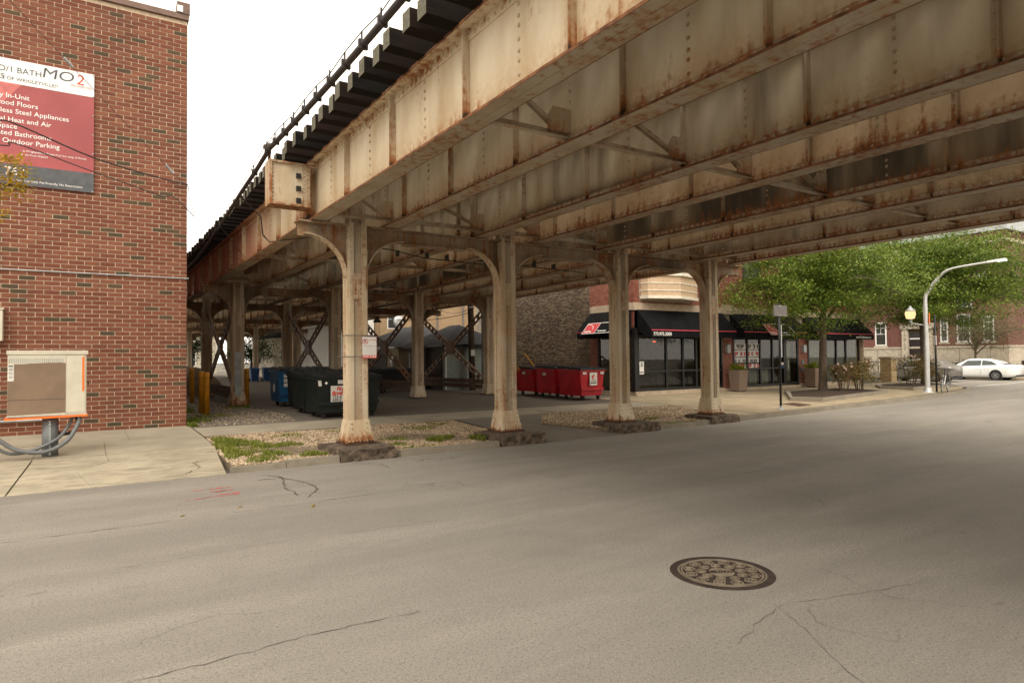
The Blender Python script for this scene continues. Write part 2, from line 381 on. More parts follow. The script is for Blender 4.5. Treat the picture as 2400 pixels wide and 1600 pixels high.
M['interior_pale'] = plain('shop_interior_pale', (.30, .27, .20), .8)
M['hedge'] = None
def glass(name, tint, rough=.02, clear=.75):
    t = NT(name); tr = t.n('BsdfTransparent'); tr.inputs[0].default_value = (*tint, 1)
    gl = t.n('BsdfGlossy'); gl.inputs['Roughness'].default_value = rough
    fr = t.n('Fresnel', i_IOR=1.5).outputs[0]
    f = t.math('MULTIPLY', fr, 1.25)
    m = t.n('MixShader'); t.set(m.inputs[0], f); t.t.links.new(tr.outputs[0], m.inputs[1]); t.t.links.new(gl.outputs[0], m.inputs[2])
    t.t.links.new(m.outputs[0], t.out.inputs[0]); return t.m
M['glass'] = glass('shop_glass', (.5, .52, .46), .02, .76)
M['pane'] = plain('dark_window_pane', (.03, .035, .036), .06, 0, .3, 1.5, spec=.8)
def emit(name, col, s):
    t = NT(name); e = t.n('Emission'); e.inputs[0].default_value = (*col, 1); e.inputs[1].default_value = s
    t.t.links.new(e.outputs[0], t.out.inputs[0]); return t.m
M['lamp_glow'] = emit('lantern_glow', (1, .70, .34), .8)
M['amber'] = emit('amber_glow', (1, .45, .08), 2.2)
M['led'] = emit('street_led', (1, .95, .88), 1.8)
M['exit'] = emit('neon_red', (1, .12, .04), 1.2)
# plants
def leafmat(name, stops, tr=.35):
    t = NT(name); r = t.n('NewGeometry').outputs['Random Per Island']; p = t.pos()
    c = t.ramp(r, stops); c = t.mix(t.mr(t.noise(p, .9, 2), .35, .7), c, t.mix(.45, c, stops[-1][1]))
    t.fin(c, .55, spec=.3); d = t.n('BsdfTranslucent'); t.set(d.inputs[0], c); m = t.n('MixShader'); m.inputs[0].default_value = tr
    t.t.links.new(t.b.outputs[0], m.inputs[1]); t.t.links.new(d.outputs[0], m.inputs[2]); t.t.links.new(m.outputs[0], t.out.inputs[0]); return t.m
M['leaf'] = leafmat('leaf_locust', [(0, (.045, .095, .012)), (.4, (.09, .165, .018)), (.75, (.155, .235, .026)), (1, (.26, .30, .05))], .22)
M['leaf_deep'] = leafmat('leaf_deep', [(0, (.030, .062, .014)), (.5, (.05, .095, .02)), (1, (.09, .14, .03))])
M['leaf_grey'] = leafmat('leaf_grey', [(0, (.09, .10, .045)), (1, (.17, .165, .08))])
M['leaf_yellow'] = leafmat('leaf_autumn', [(0, (.22, .22, .02)), (.4, (.42, .30, .02)), (.8, (.55, .26, .02)), (1, (.30, .30, .05))])
M['leaf_rose'] = leafmat('leaf_shrub', [(0, (.06, .10, .02)), (.45, (.11, .15, .03)), (.75, (.22, .17, .05)), (1, (.30, .13, .06))])
M['leaf_planter'] = leafmat('leaf_planter', [(0, (.12, .17, .01)), (1, (.30, .32, .02))])
M['grass'] = leafmat('grass_blade', [(0, (.085, .14, .012)), (.5, (.15, .21, .02)), (1, (.27, .26, .05))], .25)
M['bloom'] = plain('pale_bloom', (.55, .40, .34), .7)
M['bark'] = plain('bark', (.115, .085, .06), .95, 0, .35, 12, .02, 22, (4, 4, .8))
M['gravel'] = islands('gravel_stone', [(0, (.40, .30, .19)), (.2, (.52, .41, .28)), (.4, (.32, .22, .13)), (.6, (.47, .34, .21)), (.75, (.60, .50, .37)), (.9, (.26, .185, .12))], .8, False, .002, .15, 60)
# ---------------- ground, road, pavements
def pip(x, y, poly):
    r = False; j = len(poly)-1
    for i in range(len(poly)):
        (xi, yi), (xj, yj) = poly[i], poly[j]
        if (yi > y) != (yj > y) and x < (xj-xi)*(y-yi)/(yj-yi)+xi: r = not r
        j = i
    return r
struct(MB().box(-400, 700, -300, 800, -.5, -.05).build('ground', M['earth']))
KERB = [(14.9, 11.8), (19, 12.15), (24, 12.6), (29, 13.15), (33, 13.75), (36, 14.5), (38.3, 16.1), (39.4, 18.6), (39.7, 22), (39.7, 70)]
KL = [(12.1, 11.65), (14.0, 11.75)] + KERB
def kerb_y(x):
    P = [(-60, 11.28), (12.1, 11.62)]+KERB[:6]
    for (a, b), (c, d) in zip(P, P[1:]):
        if a <= x <= c: return b+(d-b)*(x-a)/(c-a)
    return 99
rp = [(-90, -4), (140, -4), (140, 12.2), (62, 12.2), (56, 13.4), (53.6, 16), (53.2, 20), (53.2, 130), (39.7, 130)] + KL[::-1] + [(10.6, 11.5), (8.0, 11.35), (-90, 11.26)]
road = MB(); road.prism(rp, 'z', -.3, 0); road = struct(road.build('road', M['road']))
def strip(mb, pts, w, z, jit=0):
    pts = [Vector((*p, 0)) for p in pts]; L = []
    for i, p in enumerate(pts):
        d = (pts[min(i+1, len(pts)-1)]-pts[max(i-1, 0)]).normalized(); n = Vector((-d.y, d.x, 0))
        ww = w*(1+random.uniform(-jit, jit))/2; L.append((p+n*ww, p-n*ww))
    for (a, b), (c, d) in zip(L, L[1:]): mb.quad((a.x, a.y, z), (b.x, b.y, z), (d.x, d.y, z), (c.x, c.y, z))
def wig(pts, step, amp):
    out = []
    for (a, b), (c, d) in zip(pts, pts[1:]):
        n = max(1, int(math.hypot(c-a, d-b)/step))
        for i in range(n):
            t = i/n; out.append((a+(c-a)*t+random.gauss(0, amp), b+(d-b)*t+random.gauss(0, amp)))
    return out+[pts[-1]]
mb = MB()
for pts, w in (([(2.30, 10.85), (2.52, 10.5), (2.36, 9.6), (2.36, 8.95)], .022), ([(2.48, 10.5), (2.72, 9.7), (2.70, 9.2), (2.46, 8.75)], .022), ([(2.15, 10.4), (2.5, 10.4)], .03), ([(3.9, 11.1), (4.25, 10.75), (4.2, 10.2)], .018)):
    strip(mb, wig(pts, .09, .012), w, .004, .6)
o = mb.build('crack_filler', M['tar'], road); o['kind'] = 'stuff'
mb = MB()
for pts, w in (([(-1, 4.28), (.4, 4.3), (1.2, 4.36), (2.0, 4.33)], .005), ([(.25, 6.7), (1.7, 6.75), (3.2, 6.62)], .004), ([(-3, 8.3), (1, 8.35), (6, 8.5), (12, 8.9), (20, 9.4)], .008), ([(3.4, 2.7), (4.2, 2.95), (4.9, 2.75), (5.6, 2.6)], .0035), ([(4.2, 3.0), (3.9, 2.5), (3.5, 1.9)], .003), ([(5.2, 3.2), (5.0, 2.6), (5.3, 2.1)], .003), ([(7, 6.4), (9, 6.55), (12, 6.9)], .01)):
    strip(mb, wig(pts, .06, .009), w, .004, .8)
mb.build('road_crack', M['tar'], road)['kind'] = 'stuff'
mb = MB()
for k in range(10):
    x = random.uniform(1.2, 1.65); y = random.uniform(9.45, 10.15); a = random.choice([.1, .1, .25, -.3]); L = random.uniform(.1, .4)
    strip(mb, wig([(x-L/2*math.cos(a), y-L/2*math.sin(a)), (x+L/2*math.cos(a), y+L/2*math.sin(a))], .05, .012), random.uniform(.012, .03), .004, .7)
mb.build('paint_mark', M['redpaint'], road)
mb = MB(); strip(mb, [(41.2, 16.3), (46, 16.6), (52.8, 17.3)], .35, .004); mb.build('stop_line', M['conc_new'], road)
# parking lot under the structure and the driveway that leads to it
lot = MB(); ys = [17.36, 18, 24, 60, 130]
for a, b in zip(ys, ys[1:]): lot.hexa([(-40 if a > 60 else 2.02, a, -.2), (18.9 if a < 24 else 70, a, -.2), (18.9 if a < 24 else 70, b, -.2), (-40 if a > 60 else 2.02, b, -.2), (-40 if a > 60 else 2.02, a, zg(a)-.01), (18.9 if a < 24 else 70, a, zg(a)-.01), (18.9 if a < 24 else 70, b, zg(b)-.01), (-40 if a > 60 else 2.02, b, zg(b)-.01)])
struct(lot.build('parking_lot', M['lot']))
dv = MB(); dv.add([(7.95, 11.35, .006), (10.6, 11.48, .006), (9.75, 13.6, .10), (11.1, 15.6, zg(15.6)-.006), (8.25, 15.6, zg(15.6)-.006), (8.15, 13.4, .10)], [(0, 1, 2, 3, 4, 5)])
struct(dv.build('driveway', M['drive']))
# concrete pavements: a bed sheet with separate slabs on it
walk = MB()
def zsheet(mb, poly, dz):
    mb.add([(x, y, zg(y)+dz) for x, y in poly], [tuple(range(len(poly)))])
zsheet(walk, [(-40, 13.5), (2.1, 13.5), (2.1, 15.5), (16.4, 15.55), (16.4, 17.4), (2.15, 17.4), (2.1, 18.2), (-40, 18.2)], -.014)
zsheet(walk, [(14.95, 11.95), (16.4, 12.1), (19, 12.3), (24, 12.75), (29, 13.3), (33, 13.9), (36, 14.65), (38.2, 16.3), (39.25, 18.7), (39.5, 22), (39.5, 60), (36, 60), (36, 19.6), (16.3, 19.6), (16.3, 15.6)], -.014)
walk = struct(walk.build('sidewalk', M['joint']))
def slab(poly, m, g=.0055, parent=None, zf=zg, name='slab', t=.1):
    cx = sum(p[0] for p in poly)/len(poly); cy = sum(p[1] for p in poly)/len(poly); dz = random.uniform(-.004, .004)
    q = []
    for x, y in poly:
        d = math.hypot(x-cx, y-cy); q.append((x+(cx-x)*g*1.4/d, y+(cy-y)*g*1.4/d))
    n = len(q); top = [(x, y, zf(y)+dz) for x, y in q]; bot = [(x, y, zf(y)-t) for x, y in q]
    return MB().add(bot+top, [tuple(range(n))[::-1], tuple(range(n, 2*n))]+[(i, (i+1) % n, n+(i+1) % n, n+i) for i in range(n)]).build(name, m, parent or walk)
xs = [-12, -9.6, -7.2, -5.1, -3.3, -2.1, -.62, .72, 2.08]
for a, b in zip(xs, xs[1:]): slab([(a, 15.75), (b, 15.75), (b, 17.98), (a, 17.98)], M['conc'])
xs = [-12, -9, -6, -3.4, -.8, .27, 2.0]
for a, b in zip(xs, xs[1:]): slab([(a, 13.72), (b+(.06 if b == 2.0 else 0), 13.72+(.12 if b == 2.0 else 0)), (b+(.08 if b == 2. else 0), 15.73), (a, 15.73)], M['conc'])
for k in range(9):
    a = 2.12+k*1.585; slab([(a, 15.58), (a+1.585, 15.58), (a+1.585, 17.36), (a, 17.36)], M['conc'])
slab([(15.15, 12.02), (16.36, 12.1), (16.36, 15.5)], M['conc_plaza'])
for i in range(15):
    a = 16.4+i*1.55; b = a+1.55
    for j in range(6):
        c, d = 12+j*1.55, 12+(j+1)*1.55
        if d > 19.6: d = 19.5
        ka, kb = kerb_y(a)+.17, kerb_y(b)+.17
        if b > 36: ka, kb = max(ka, 14.7+(a-36)*.75 if a > 36 else ka), max(14.7, 14.7+(b-36)*.75)
        ca, cb = max(c, ka), max(c, kb)
        if d-ca < .12 and d-cb < .12: continue
        P = [(a, min(ca, d)), (b, min(cb, d)), (b, d), (a, d)]
        P = [p for k, p in enumerate(P) if k == 0 or p != P[k-1]]
        if P[0] == P[-1]: P = P[:-1]
        if len(P) >= 3: slab(P, M['conc_plaza'])
# driveway apron at the left, tilting down to the road
def za(y): return .004+(y-11.2)/(13.7-11.2)*(zg(13.7)-.004)
ap = MB(); ap.add([(-12, 11.2, -.02), (1.86, 11.2, -.02), (2.1, 13.7, .12), (-12, 13.7, .12)], [(0, 1, 2, 3)])
ap = struct(ap.build('apron', M['joint']))
for poly in ([(-.93, 11.2), (.05, 11.22), (-.15, 12.4), (.30, 13.1), (.27, 13.69), (-.78, 13.69)], [(.05, 11.22), (1.86, 11.25), (1.95, 12.5), (1.1, 12.75), (.30, 13.1), (-.15, 12.4)], [(.30, 13.1), (1.1, 12.75), (1.95, 12.5), (2.06, 13.8), (.27, 13.69)], [(-3.4, 11.2), (-.95, 11.2), (-.80, 13.69), (-3.4, 13.69)], [(-12, 11.2), (-3.42, 11.2), (-3.42, 13.69), (-12, 13.69)]):
    slab(poly, M['apron'], .0035, ap, za)
mb = MB()
for pts, w in (([(-.7, 12.9), (-.2, 12.85), (.25, 12.95)], .012), ([(.5, 12.3), (1.0, 12.15), (1.35, 12.25)], .009), ([(1.3, 11.5), (1.55, 11.9), (1.5, 12.3), (1.75, 12.55)], .012), ([(-2.6, 12.0), (-1.6, 12.2), (-1.0, 12.1)], .01), ([(.9, 13.1), (1.4, 13.25), (2.0, 13.2)], .01)):
    P = wig(pts, .06, .014); o_ = len(mb.v); strip(mb, P, w, 0, .8)
    mb.v[o_:] = [(x, y, za(y)+.007) for x, y, z in mb.v[o_:]]
mb.build('apron_crack', M['joint'], ap)['kind'] = 'stuff'
# kerbs
kerb = MB(); kerb.box(1.93, 1.96, 11.33, 11.4, -.1, .05); kerb = struct(kerb.build('kerb', M['kerb']))
def kerbstone(p, q, w=.16, h=.13):
    a = Vector((*p, 0)); b = Vector((*q, 0)); d = (b-a).normalized(); n = Vector((-d.y, d.x, 0)); a = a+d*.006; b = b-d*.006
    h1 = h+random.uniform(-.006, .006); s = .03
    A = [a, b, b+n*w, a+n*w]; T = [a+n*s, b+n*s, b+n*w, a+n*w]
    MB().hexa([(v.x, v.y, -.15) for v in A]+[(v.x, v.y, h1) for v in T]).build('kerbstone', M['kerb'], kerb)
kerbstone((1.93, 11.27), (2.8, 11.28), .15, .085); kerbstone((2.8, 11.28), (3.72, 11.3), .15, .12); kerbstone((4.87, 11.3), (7.05, 11.32), .17, .125)
kerbstone((11.95, 11.62), (13.3, 11.66), .15, .10); kerbstone((13.3, 11.66), (14.1, 11.72), .15, .12)
for (a, b), (c, d) in zip(KERB, KERB[1:-1]):
    n = max(1, round(math.hypot(c-a, d-b)/1.45))
    for i in range(n): kerbstone((a+(c-a)*i/n, b+(d-b)*i/n), (a+(c-a)*(i+1)/n, b+(d-b)*(i+1)/n))
kerbstone((39.7, 22), (39.7, 60))
fk = MB(); fk.prism([(53.2, 20), (53.35, 20), (53.35, 120), (53.2, 120)], 'z', -.2, .13); fk.prism([(53.35, 16), (57, 13.6), (64, 12.6), (140, 12.6), (140, 20), (60, 21.2), (60, 120), (53.35, 120)], 'z', -.2, .12); struct(fk.build('far_sidewalk', M['conc_plaza']))
# gravel beds
BED1 = [(1.98, 11.42), (3.6, 11.45), (7.2, 11.5), (7.95, 13.2), (8.2, 15.54), (2.14, 15.5), (2.02, 13.7)]
BED2 = [(9.75, 13.65), (10.75, 11.6), (12.1, 11.78), (14.2, 11.9), (15.1, 12.0), (16.36, 15.54), (11.1, 15.56)]
def zb(x, y): return .085+(zg(y)-.10)*min(1, max(0, (y-11.4)/3)) + .012*math.sin(x*2.1+y*1.3)
for nm, poly in (('gravel_bed', BED1), ('gravel_bed', BED2)):
    g = MB(); nx = 26; x0, x1 = min(p[0] for p in poly), max(p[0] for p in poly); y0, y1 = min(p[1] for p in poly), max(p[1] for p in poly)
    g.add([q for i in range(len(poly)) for q in ((*poly[i], -.1), (*poly[(i+1) % len(poly)], -.1), (*poly[(i+1) % len(poly)], zb(*poly[(i+1) % len(poly)])-.004), (*poly[i], zb(*poly[i])-.004))], [(4*i, 4*i+1, 4*i+2, 4*i+3) for i in range(len(poly))])
    g.add([(x, y, zb(x, y)-.004) for x, y in poly]+[(sum(p[0] for p in poly)/len(poly), sum(p[1] for p in poly)/len(poly), zb(sum(p[0] for p in poly)/len(poly), sum(p[1] for p in poly)/len(poly))-.012)], [(i, (i+1) % len(poly), len(poly)) for i in range(len(poly))])
    struct(g.build(nm, M['soil']))
OCT = np.array([(1, 0, 0), (0, 1, 0), (-1, 0, 0), (0, -1, 0), (0, 0, 1), (0, 0, -1)], float)
OF = np.array([(0, 1, 4), (1, 2, 4), (2, 3, 4), (3, 0, 4), (1, 0, 5), (2, 1, 5), (3, 2, 5), (0, 3, 5)])
def pebbles(name, poly, n, r0, r1, zf, m, clear=()):
    P = []; x0, x1 = min(p[0] for p in poly), max(p[0] for p in poly); y0, y1 = min(p[1] for p in poly), max(p[1] for p in poly)
    while len(P) < n:
        x, y = random.uniform(x0, x1), random.uniform(y0, y1)
        if pip(x, y, poly) and not any(a < x < b and c < y < d for a, b, c, d in clear): P.append((x, y, zf(x, y)))
    P = np.array(P); N = len(P)
    sc = rng.uniform(r0, r1, (N, 1, 3))*np.array([1, 1, .6]); V = OCT[None]*rng.uniform(.7, 1.2, (N, 6, 1))*sc
    a = rng.uniform(0, 6.28, N); ca, sa = np.cos(a), np.sin(a)
    X = V[..., 0]*ca[:, None]-V[..., 1]*sa[:, None]; Y = V[..., 0]*sa[:, None]+V[..., 1]*ca[:, None]
    V = np.stack([X, Y, V[..., 2]], -1)+P[:, None, :]
    F = (OF[None]+np.arange(N)[:, None, None]*6).reshape(-1, 3)
    o = mesh_obj(name, V.reshape(-1, 3), F, m); o['kind'] = 'stuff'; return o
tag(pebbles('gravel', BED1, 15000, .013, .032, zb, M['gravel'], [(3.75, 4.9, 11.3, 12.9)]), 'loose tan gravel around the two nearest columns', 'gravel')
tag(pebbles('gravel', BED2, 7000, .016, .036, zb, M['gravel']), 'loose pale gravel between the third and fourth columns', 'gravel')
tag(pebbles('rubble', [(2.1, 17.6), (4.6, 17.6), (4.9, 19.6), (3.6, 30), (2.2, 30)], 2600, .01, .03, lambda x, y: zg(y)-.008, M['gravel']), 'scattered grit along the brick building by the yellow bollards', 'grit')
def blades(name, patches, h0, h1, m, zf, w=.006):
    V = []; F = []
    for cx, cy, rx, ry, n, hs in patches:
        for _ in range(n):
            a = random.uniform(0, 6.28); r = math.sqrt(random.random())*(1+.35*math.sin(3*a+cx)); x = cx+rx*r*math.cos(a); y = cy+ry*r*math.sin(a)
            h = random.uniform(h0, h1)*hs; t = random.uniform(0, 6.28); l = random.uniform(.2, .9)*h; ww = w*random.uniform(.7, 1.5); o = len(V); z = zf(x, y)
            dx, dy = math.cos(t), math.sin(t)
            V += [(x-dy*ww, y+dx*ww, z), (x+dy*ww, y-dx*ww, z), (x+dy*ww*.6+dx*l*.4, y-dx*ww*.6+dy*l*.4, z+h*.6), (x-dy*ww*.6+dx*l*.4, y+dx*ww*.6+dy*l*.4, z+h*.6), (x+dx*l, y+dy*l, z+h)]
            F += [(o, o+1, o+2, o+3), (o+3, o+2, o+4)]
    o = mesh_obj(name, V, F, m); o['kind'] = 'stuff'; return o
zb2 = lambda x, y: zb(x, y)-.004
tag(blades('grass', [(2.4, 14.2, .36, .75, 2300, 1), (2.25, 12.8, .22, .6, 1100, .9), (2.9, 13.6, .22, .5, 800, .8), (2.85, 12.4, .25, .35, 650, .8), (2.6, 13.3, .5, .9, 900, .7), (3.45, 12.0, .22, .25, 600, .9), (2.5, 11.85, .25, .3, 500, .7), (3.3, 13.4, .3, .22, 600, .8), (3.7, 14.6, .35, .25, 250, .7)], .035, .095, M['grass'], zb2), 'patchy green grass at the left end of the gravel by the kerb', 'grass')
tag(blades('weeds', [(6.1, 12.35, .16, .16, 420, 1.6), (6.45, 12.6, .2, .14, 380, 1.3), (7.0, 12.1, .14, .22, 420, 1.7), (5.2, 12.2, .2, .2, 160, .8), (5.5, 13.0, .3, .3, 260, .8), (6.7, 14.3, .4, .3, 260, .8), (5.0, 14.9, .35, .2, 160, .8), (7.4, 14.9, .25, .3, 160, .8), (5.3, 11.7, .6, .08, 140, .7)], .03, .08, M['grass'], zb2, .009), 'green weeds sprouting in the gravel between the first two columns', 'weeds')
tag(blades('weeds', [(2.15, 17.75, .12, .1, 160, 1.4), (2.4, 19.3, .3, .8, 420, 1), (3.0, 20.4, .5, .5, 260, .8), (2.5, 24, .25, 3, 700, 1.3), (4.6, 25.5, .3, .5, 300, 1.1), (4.2, 23.2, .5, .35, 200, .9)], .03, .1, M['grass'], lambda x, y: zg(y)-.01, .01), 'weeds at the foot of the brick corner near the bollards', 'weeds')
tag(blades('weeds', [(13.2, 11.9, 1.1, .1, 300, .8), (11.9, 12.3, .3, .3, 130, .7), (12.9, 12.9, .2, .1, 120, 1)], .03, .08, M['grass'], zb2, .009), 'thin weeds along the gravel edge by the third column', 'weeds')
# ---------------- manhole cover and the sidewalk plate
mh = thing('manhole_cover', 'round cast iron manhole cover with raised hexagons in the road', 'manhole cover', (4.44, 3.66, 0)); mh.scale = (.905, .905, 1)
def ring(mb, r0, r1, z0, z1, c, n=48): mb.lathe([(r0, z0), (r1, z0), (r1, z1), (r0, z1), (r0, z0)], c, n)
mb = MB(); ring(mb, .40, .465, -.05, .005, (4.44, 3.66, 0)); mb.build('frame', M['iron'], mh)
mb = MB(); mb.lathe([(.01, -.05), (.395, -.05), (.395, .001), (.01, .001)], (4.44, 3.66, 0), 48); mb.build('lid', M['iron'], mh)
mb = MB(); ring(mb, .352, .366, 0, .008, (4.44, 3.66, 0)); ring(mb, .378, .39, 0, .006, (4.44, 3.66, 0))
def hexring(cx, cy, r, w, a0):
    for k in range(6):
        a = a0+k*math.pi/3; b = a+math.pi/3
        mb.prism([(cx+r*math.cos(a), cy+r*math.sin(a)), (cx+r*math.cos(b), cy+r*math.sin(b)), (cx+(r-w)*math.cos(b), cy+(r-w)*math.sin(b)), (cx+(r-w)*math.cos(a), cy+(r-w)*math.sin(a))], 'z', 0, .009)
for n, rr, hr, a0 in ((12, .292, .058, .1), (9, .185, .048, .3)):
    for k in range(n):
        a = a0+2*math.pi*k/n; cx, cy = 4.44+rr*math.cos(a), 3.66+rr*math.sin(a)
        hexring(cx, cy, hr, .009, a); hexring(cx, cy, hr*.5, .009, a)
mb.lathe([(.004, 0), (.115, 0), (.115, .006), (.004, .006)], (4.44, 3.66, 0), 32)
mb.build('raised_pattern', M['iron_worn'], mh)
u = Vector((-.84, .55, 0)); text('lettering', 'WATER', .07, M['iron'], mh, (4.44+.012, 3.66+.02, .007), u, Vector((-.55, -.84, 0)), .003, 'CENTER', bold=.002)
tag(MB().prism([(19.45, 12.75), (20.2, 12.85), (20.55, 13.75), (19.8, 13.65)], 'z', zg(13)-.02, zg(13.5)+.012).build('utility_plate', M['rust']), 'rusty brown cover plate in the pavement beside the black signpost', 'cover plate')
# ---------------- elevated railway: columns, cross beams, girders, tracks
CX = [4.32, 7.74, 11.12, 14.46]; BENTS = [12.2, 24.1, 31.2, 42.7, 54.5, 66.0]
GX = [3.57, 4.99, 7.05, 8.50, 10.49, 11.98, 13.94, 15.30]
def rough_block(name, x0, x1, y0, y1, z0, z1, amp, m, parent=None, skew=0, nx=7, ny=6, nz=3):
    vs = {}; V = []; F = []
    def vid(i, j, k):
        if (i, j, k) not in vs:
            x = x0+(x1-x0)*i/nx; y = y0+(y1-y0)*j/ny; z = z0+(z1-z0)*k/nz
            x += skew*(z1-z)*(1 if i == nx else -.2 if i == 0 else 0)
            e = (i in (0, nx))+(j in (0, ny))+(k in (0, nz)); a = amp*(1.5 if e > 1 else 1)*(.35 if k == nz and e < 2 else 1)
            vs[(i, j, k)] = len(V); V.append((x+random.uniform(-a, a), y+random.uniform(-a, a), z+random.uniform(-a, a)*.5))
        return vs[(i, j, k)]
    for i in range(nx):
        for j in range(ny): F.append((vid(i, j, nz), vid(i+1, j, nz), vid(i+1, j+1, nz), vid(i, j+1, nz)))
    for k in range(nz):
        for i in range(nx):
            F.append((vid(i, 0, k), vid(i+1, 0, k), vid(i+1, 0, k+1), vid(i, 0, k+1))); F.append((vid(i+1, ny, k), vid(i, ny, k), vid(i, ny, k+1), vid(i+1, ny, k+1)))
        for j in range(ny):
            F.append((vid(0, j+1, k), vid(0, j, k), vid(0, j, k+1), vid(0, j+1, k+1))); F.append((vid(nx, j, k), vid(nx, j+1, k), vid(nx, j+1, k+1), vid(nx, j, k+1)))
    return mesh_obj(name, V, F, m, parent)
PL = ['stone pier under the leftmost kerbside column, with crumbling front', 'broken stone pier under the second kerbside column beside the driveway', 'dark rough stone pier under the third kerbside column', 'dark stone pier under the rightmost kerbside column at the road edge']
for (a, b, c, d, s), l in zip([(3.72, 4.74, 11.28, 12.52, 0), (7.1, 8.14, 11.32, 12.52, .1), (10.55, 11.72, 11.48, 12.62, .3), (13.88, 14.98, 11.68, 12.6, .3)], PL):
    tag(rough_block('stone_pier', a, b, c, d, -.15, .205, .022, M['stonepier'], None, s), l, 'stone pier')
def make_column(loc, label, top=4.13, shoe=.46):
    x, y, z0 = loc; t = thing('steel_column', label, 'steel column', loc, 'riveted columns of the elevated railway'); hx, hy = .172, .178
    H = top+.30
    for s in (-1, 1):
        mb = MB(); xo = x+s*hx
        mb.box(min(xo, xo-s*.016), max(xo, xo-s*.016), y-hy, y+hy, z0+.05, H)
        for yy in (-1, 1):
            mb.box(min(xo-s*.016, xo-s*.105), max(xo-s*.016, xo-s*.085), y+yy*hy-(.014 if yy > 0 else 0), y+yy*hy+(.014 if yy < 0 else 0), z0+.05, H)
            mb.box(min(xo, xo+s*.022), max(xo, xo+s*.022), y+yy*.11-.045, y+yy*.11+.045, z0+.3, H-.5)
        mb.build('flange_channel', M['col'], t)
    mb = MB(); mb.box(x-.155, x+.155, y-.145, y-.132, z0+.3, H); mb.box(x-.155, x+.155, y+.132, y+.145, z0+.3, H); mb.box(x+.005, x+.085, y-.157, y-.145, z0+.42, H-.02); mb.build('web_plate', M['colweb'], t)
    mb = MB()
    for yy in (-1, 1):
        y1 = y+yy*.19; y2 = y+yy*.235
        mb.hexa([(x-.25, y2-.012, z0+.03), (x+.25, y2-.012, z0+.03), (x+.25, y2+.012, z0+.03), (x-.25, y2+.012, z0+.03), (x-.186, y1-.012, z0+shoe), (x+.186, y1-.012, z0+shoe), (x+.186, y1+.012, z0+shoe), (x-.186, y1+.012, z0+shoe)])
    for xx in (-1, 1):
        x1 = x+xx*.189; x2 = x+xx*.255
        mb.hexa([(x2-.012, y-.235, z0+.03), (x2+.012, y-.235, z0+.03), (x2+.012, y+.235, z0+.03), (x2-.012, y+.235, z0+.03), (x1-.012, y-.18, z0+shoe), (x1+.012, y-.18, z0+shoe), (x1+.012, y+.18, z0+shoe), (x1-.012, y+.18, z0+shoe)])
    mb.hexa([(x-.262, y-.262, z0+.03), (x+.262, y-.262, z0+.03), (x+.262, y-.24, z0+.03), (x-.262, y-.24, z0+.03), (x-.235, y-.248, z0+.18), (x+.235, y-.248, z0+.18), (x+.235, y-.225, z0+.18), (x-.235, y-.225, z0+.18)])
    mb.build('shoe', M['shoe'], t)
    MB().box(x-.30, x+.30, y-.29, y+.29, z0, z0+.03).build('base_plate', M['rust'], t)
    mb = MB(); mb.box(x-.083, x+.083, y-.172, y-.158, z0+2.75, z0+3.25); mb.build('splice_plate', M['col'], t)
    mb = MB()
    z = z0+.55
    while z < H-.05:
        if not z0+2.7 < z < z0+3.28: mb.rivet((x+.047, y-.157, z), (0, -1, 0), .021, .015)
        mb.rivet((x-hx-.022, y-.13, z), (-1, 0, 0)); mb.rivet((x-hx-.022, y+.13, z), (-1, 0, 0)); z += .125
    for k in range(6):
        for q in (-.06, .05): mb.rivet((x+q, y-.172, z0+2.79+k*.083), (0, -1, 0), .02, .014)
    for k in range(7): mb.rivet((x-.21+k*.07, y-.262, z0+.07), (0, -1, .3), .02, .018)
    for k in range(5): mb.rivet((x-.16+k*.08, y-.25, z0+.14), (0, -1, .3), .02, .018)
    for k in range(3):
        for s in (-1, 1): mb.rivet((x+s*.15, y-.233+.012*k, z0+.22+.09*k), (0, -1, .2), .02, .018)
    o = mb.build('rivet', M['rivet'], t); o['kind'] = 'stuff'
    return t
C0L = ['leftmost kerbside column with the tow zone sign strapped to it', 'second kerbside column from the left, beside the driveway mouth', 'third kerbside column from the left, in front of the red dumpsters', 'rightmost kerbside column, in front of the shop corner']
cols = []
c0 = make_column((CX[0], BENTS[0], .205), C0L[0])
for k in range(1, 4): copy_tree(c0, (CX[k], BENTS[0], .205), C0L[k])
ROWL = ['', 'second row back from the street', 'third row back from the street', 'fourth row back from the street', 'fifth row back from the street', 'sixth and farthest row from the street']
for bi in range(1, 6):
    for k in range(4):
        l = f'{ORD[k]} steel column from the left in the {ROWL[bi]}'
        if bi == 1: l = ['grey patched column in the second row, with a yellow bollard touching it', 'second row column hidden behind the dark green dumpsters', 'second row column between two crossed braces', 'rightmost second row column beside the grey garage'][k]
        copy_tree(c0, (CX[k], BENTS[bi], .27), l)
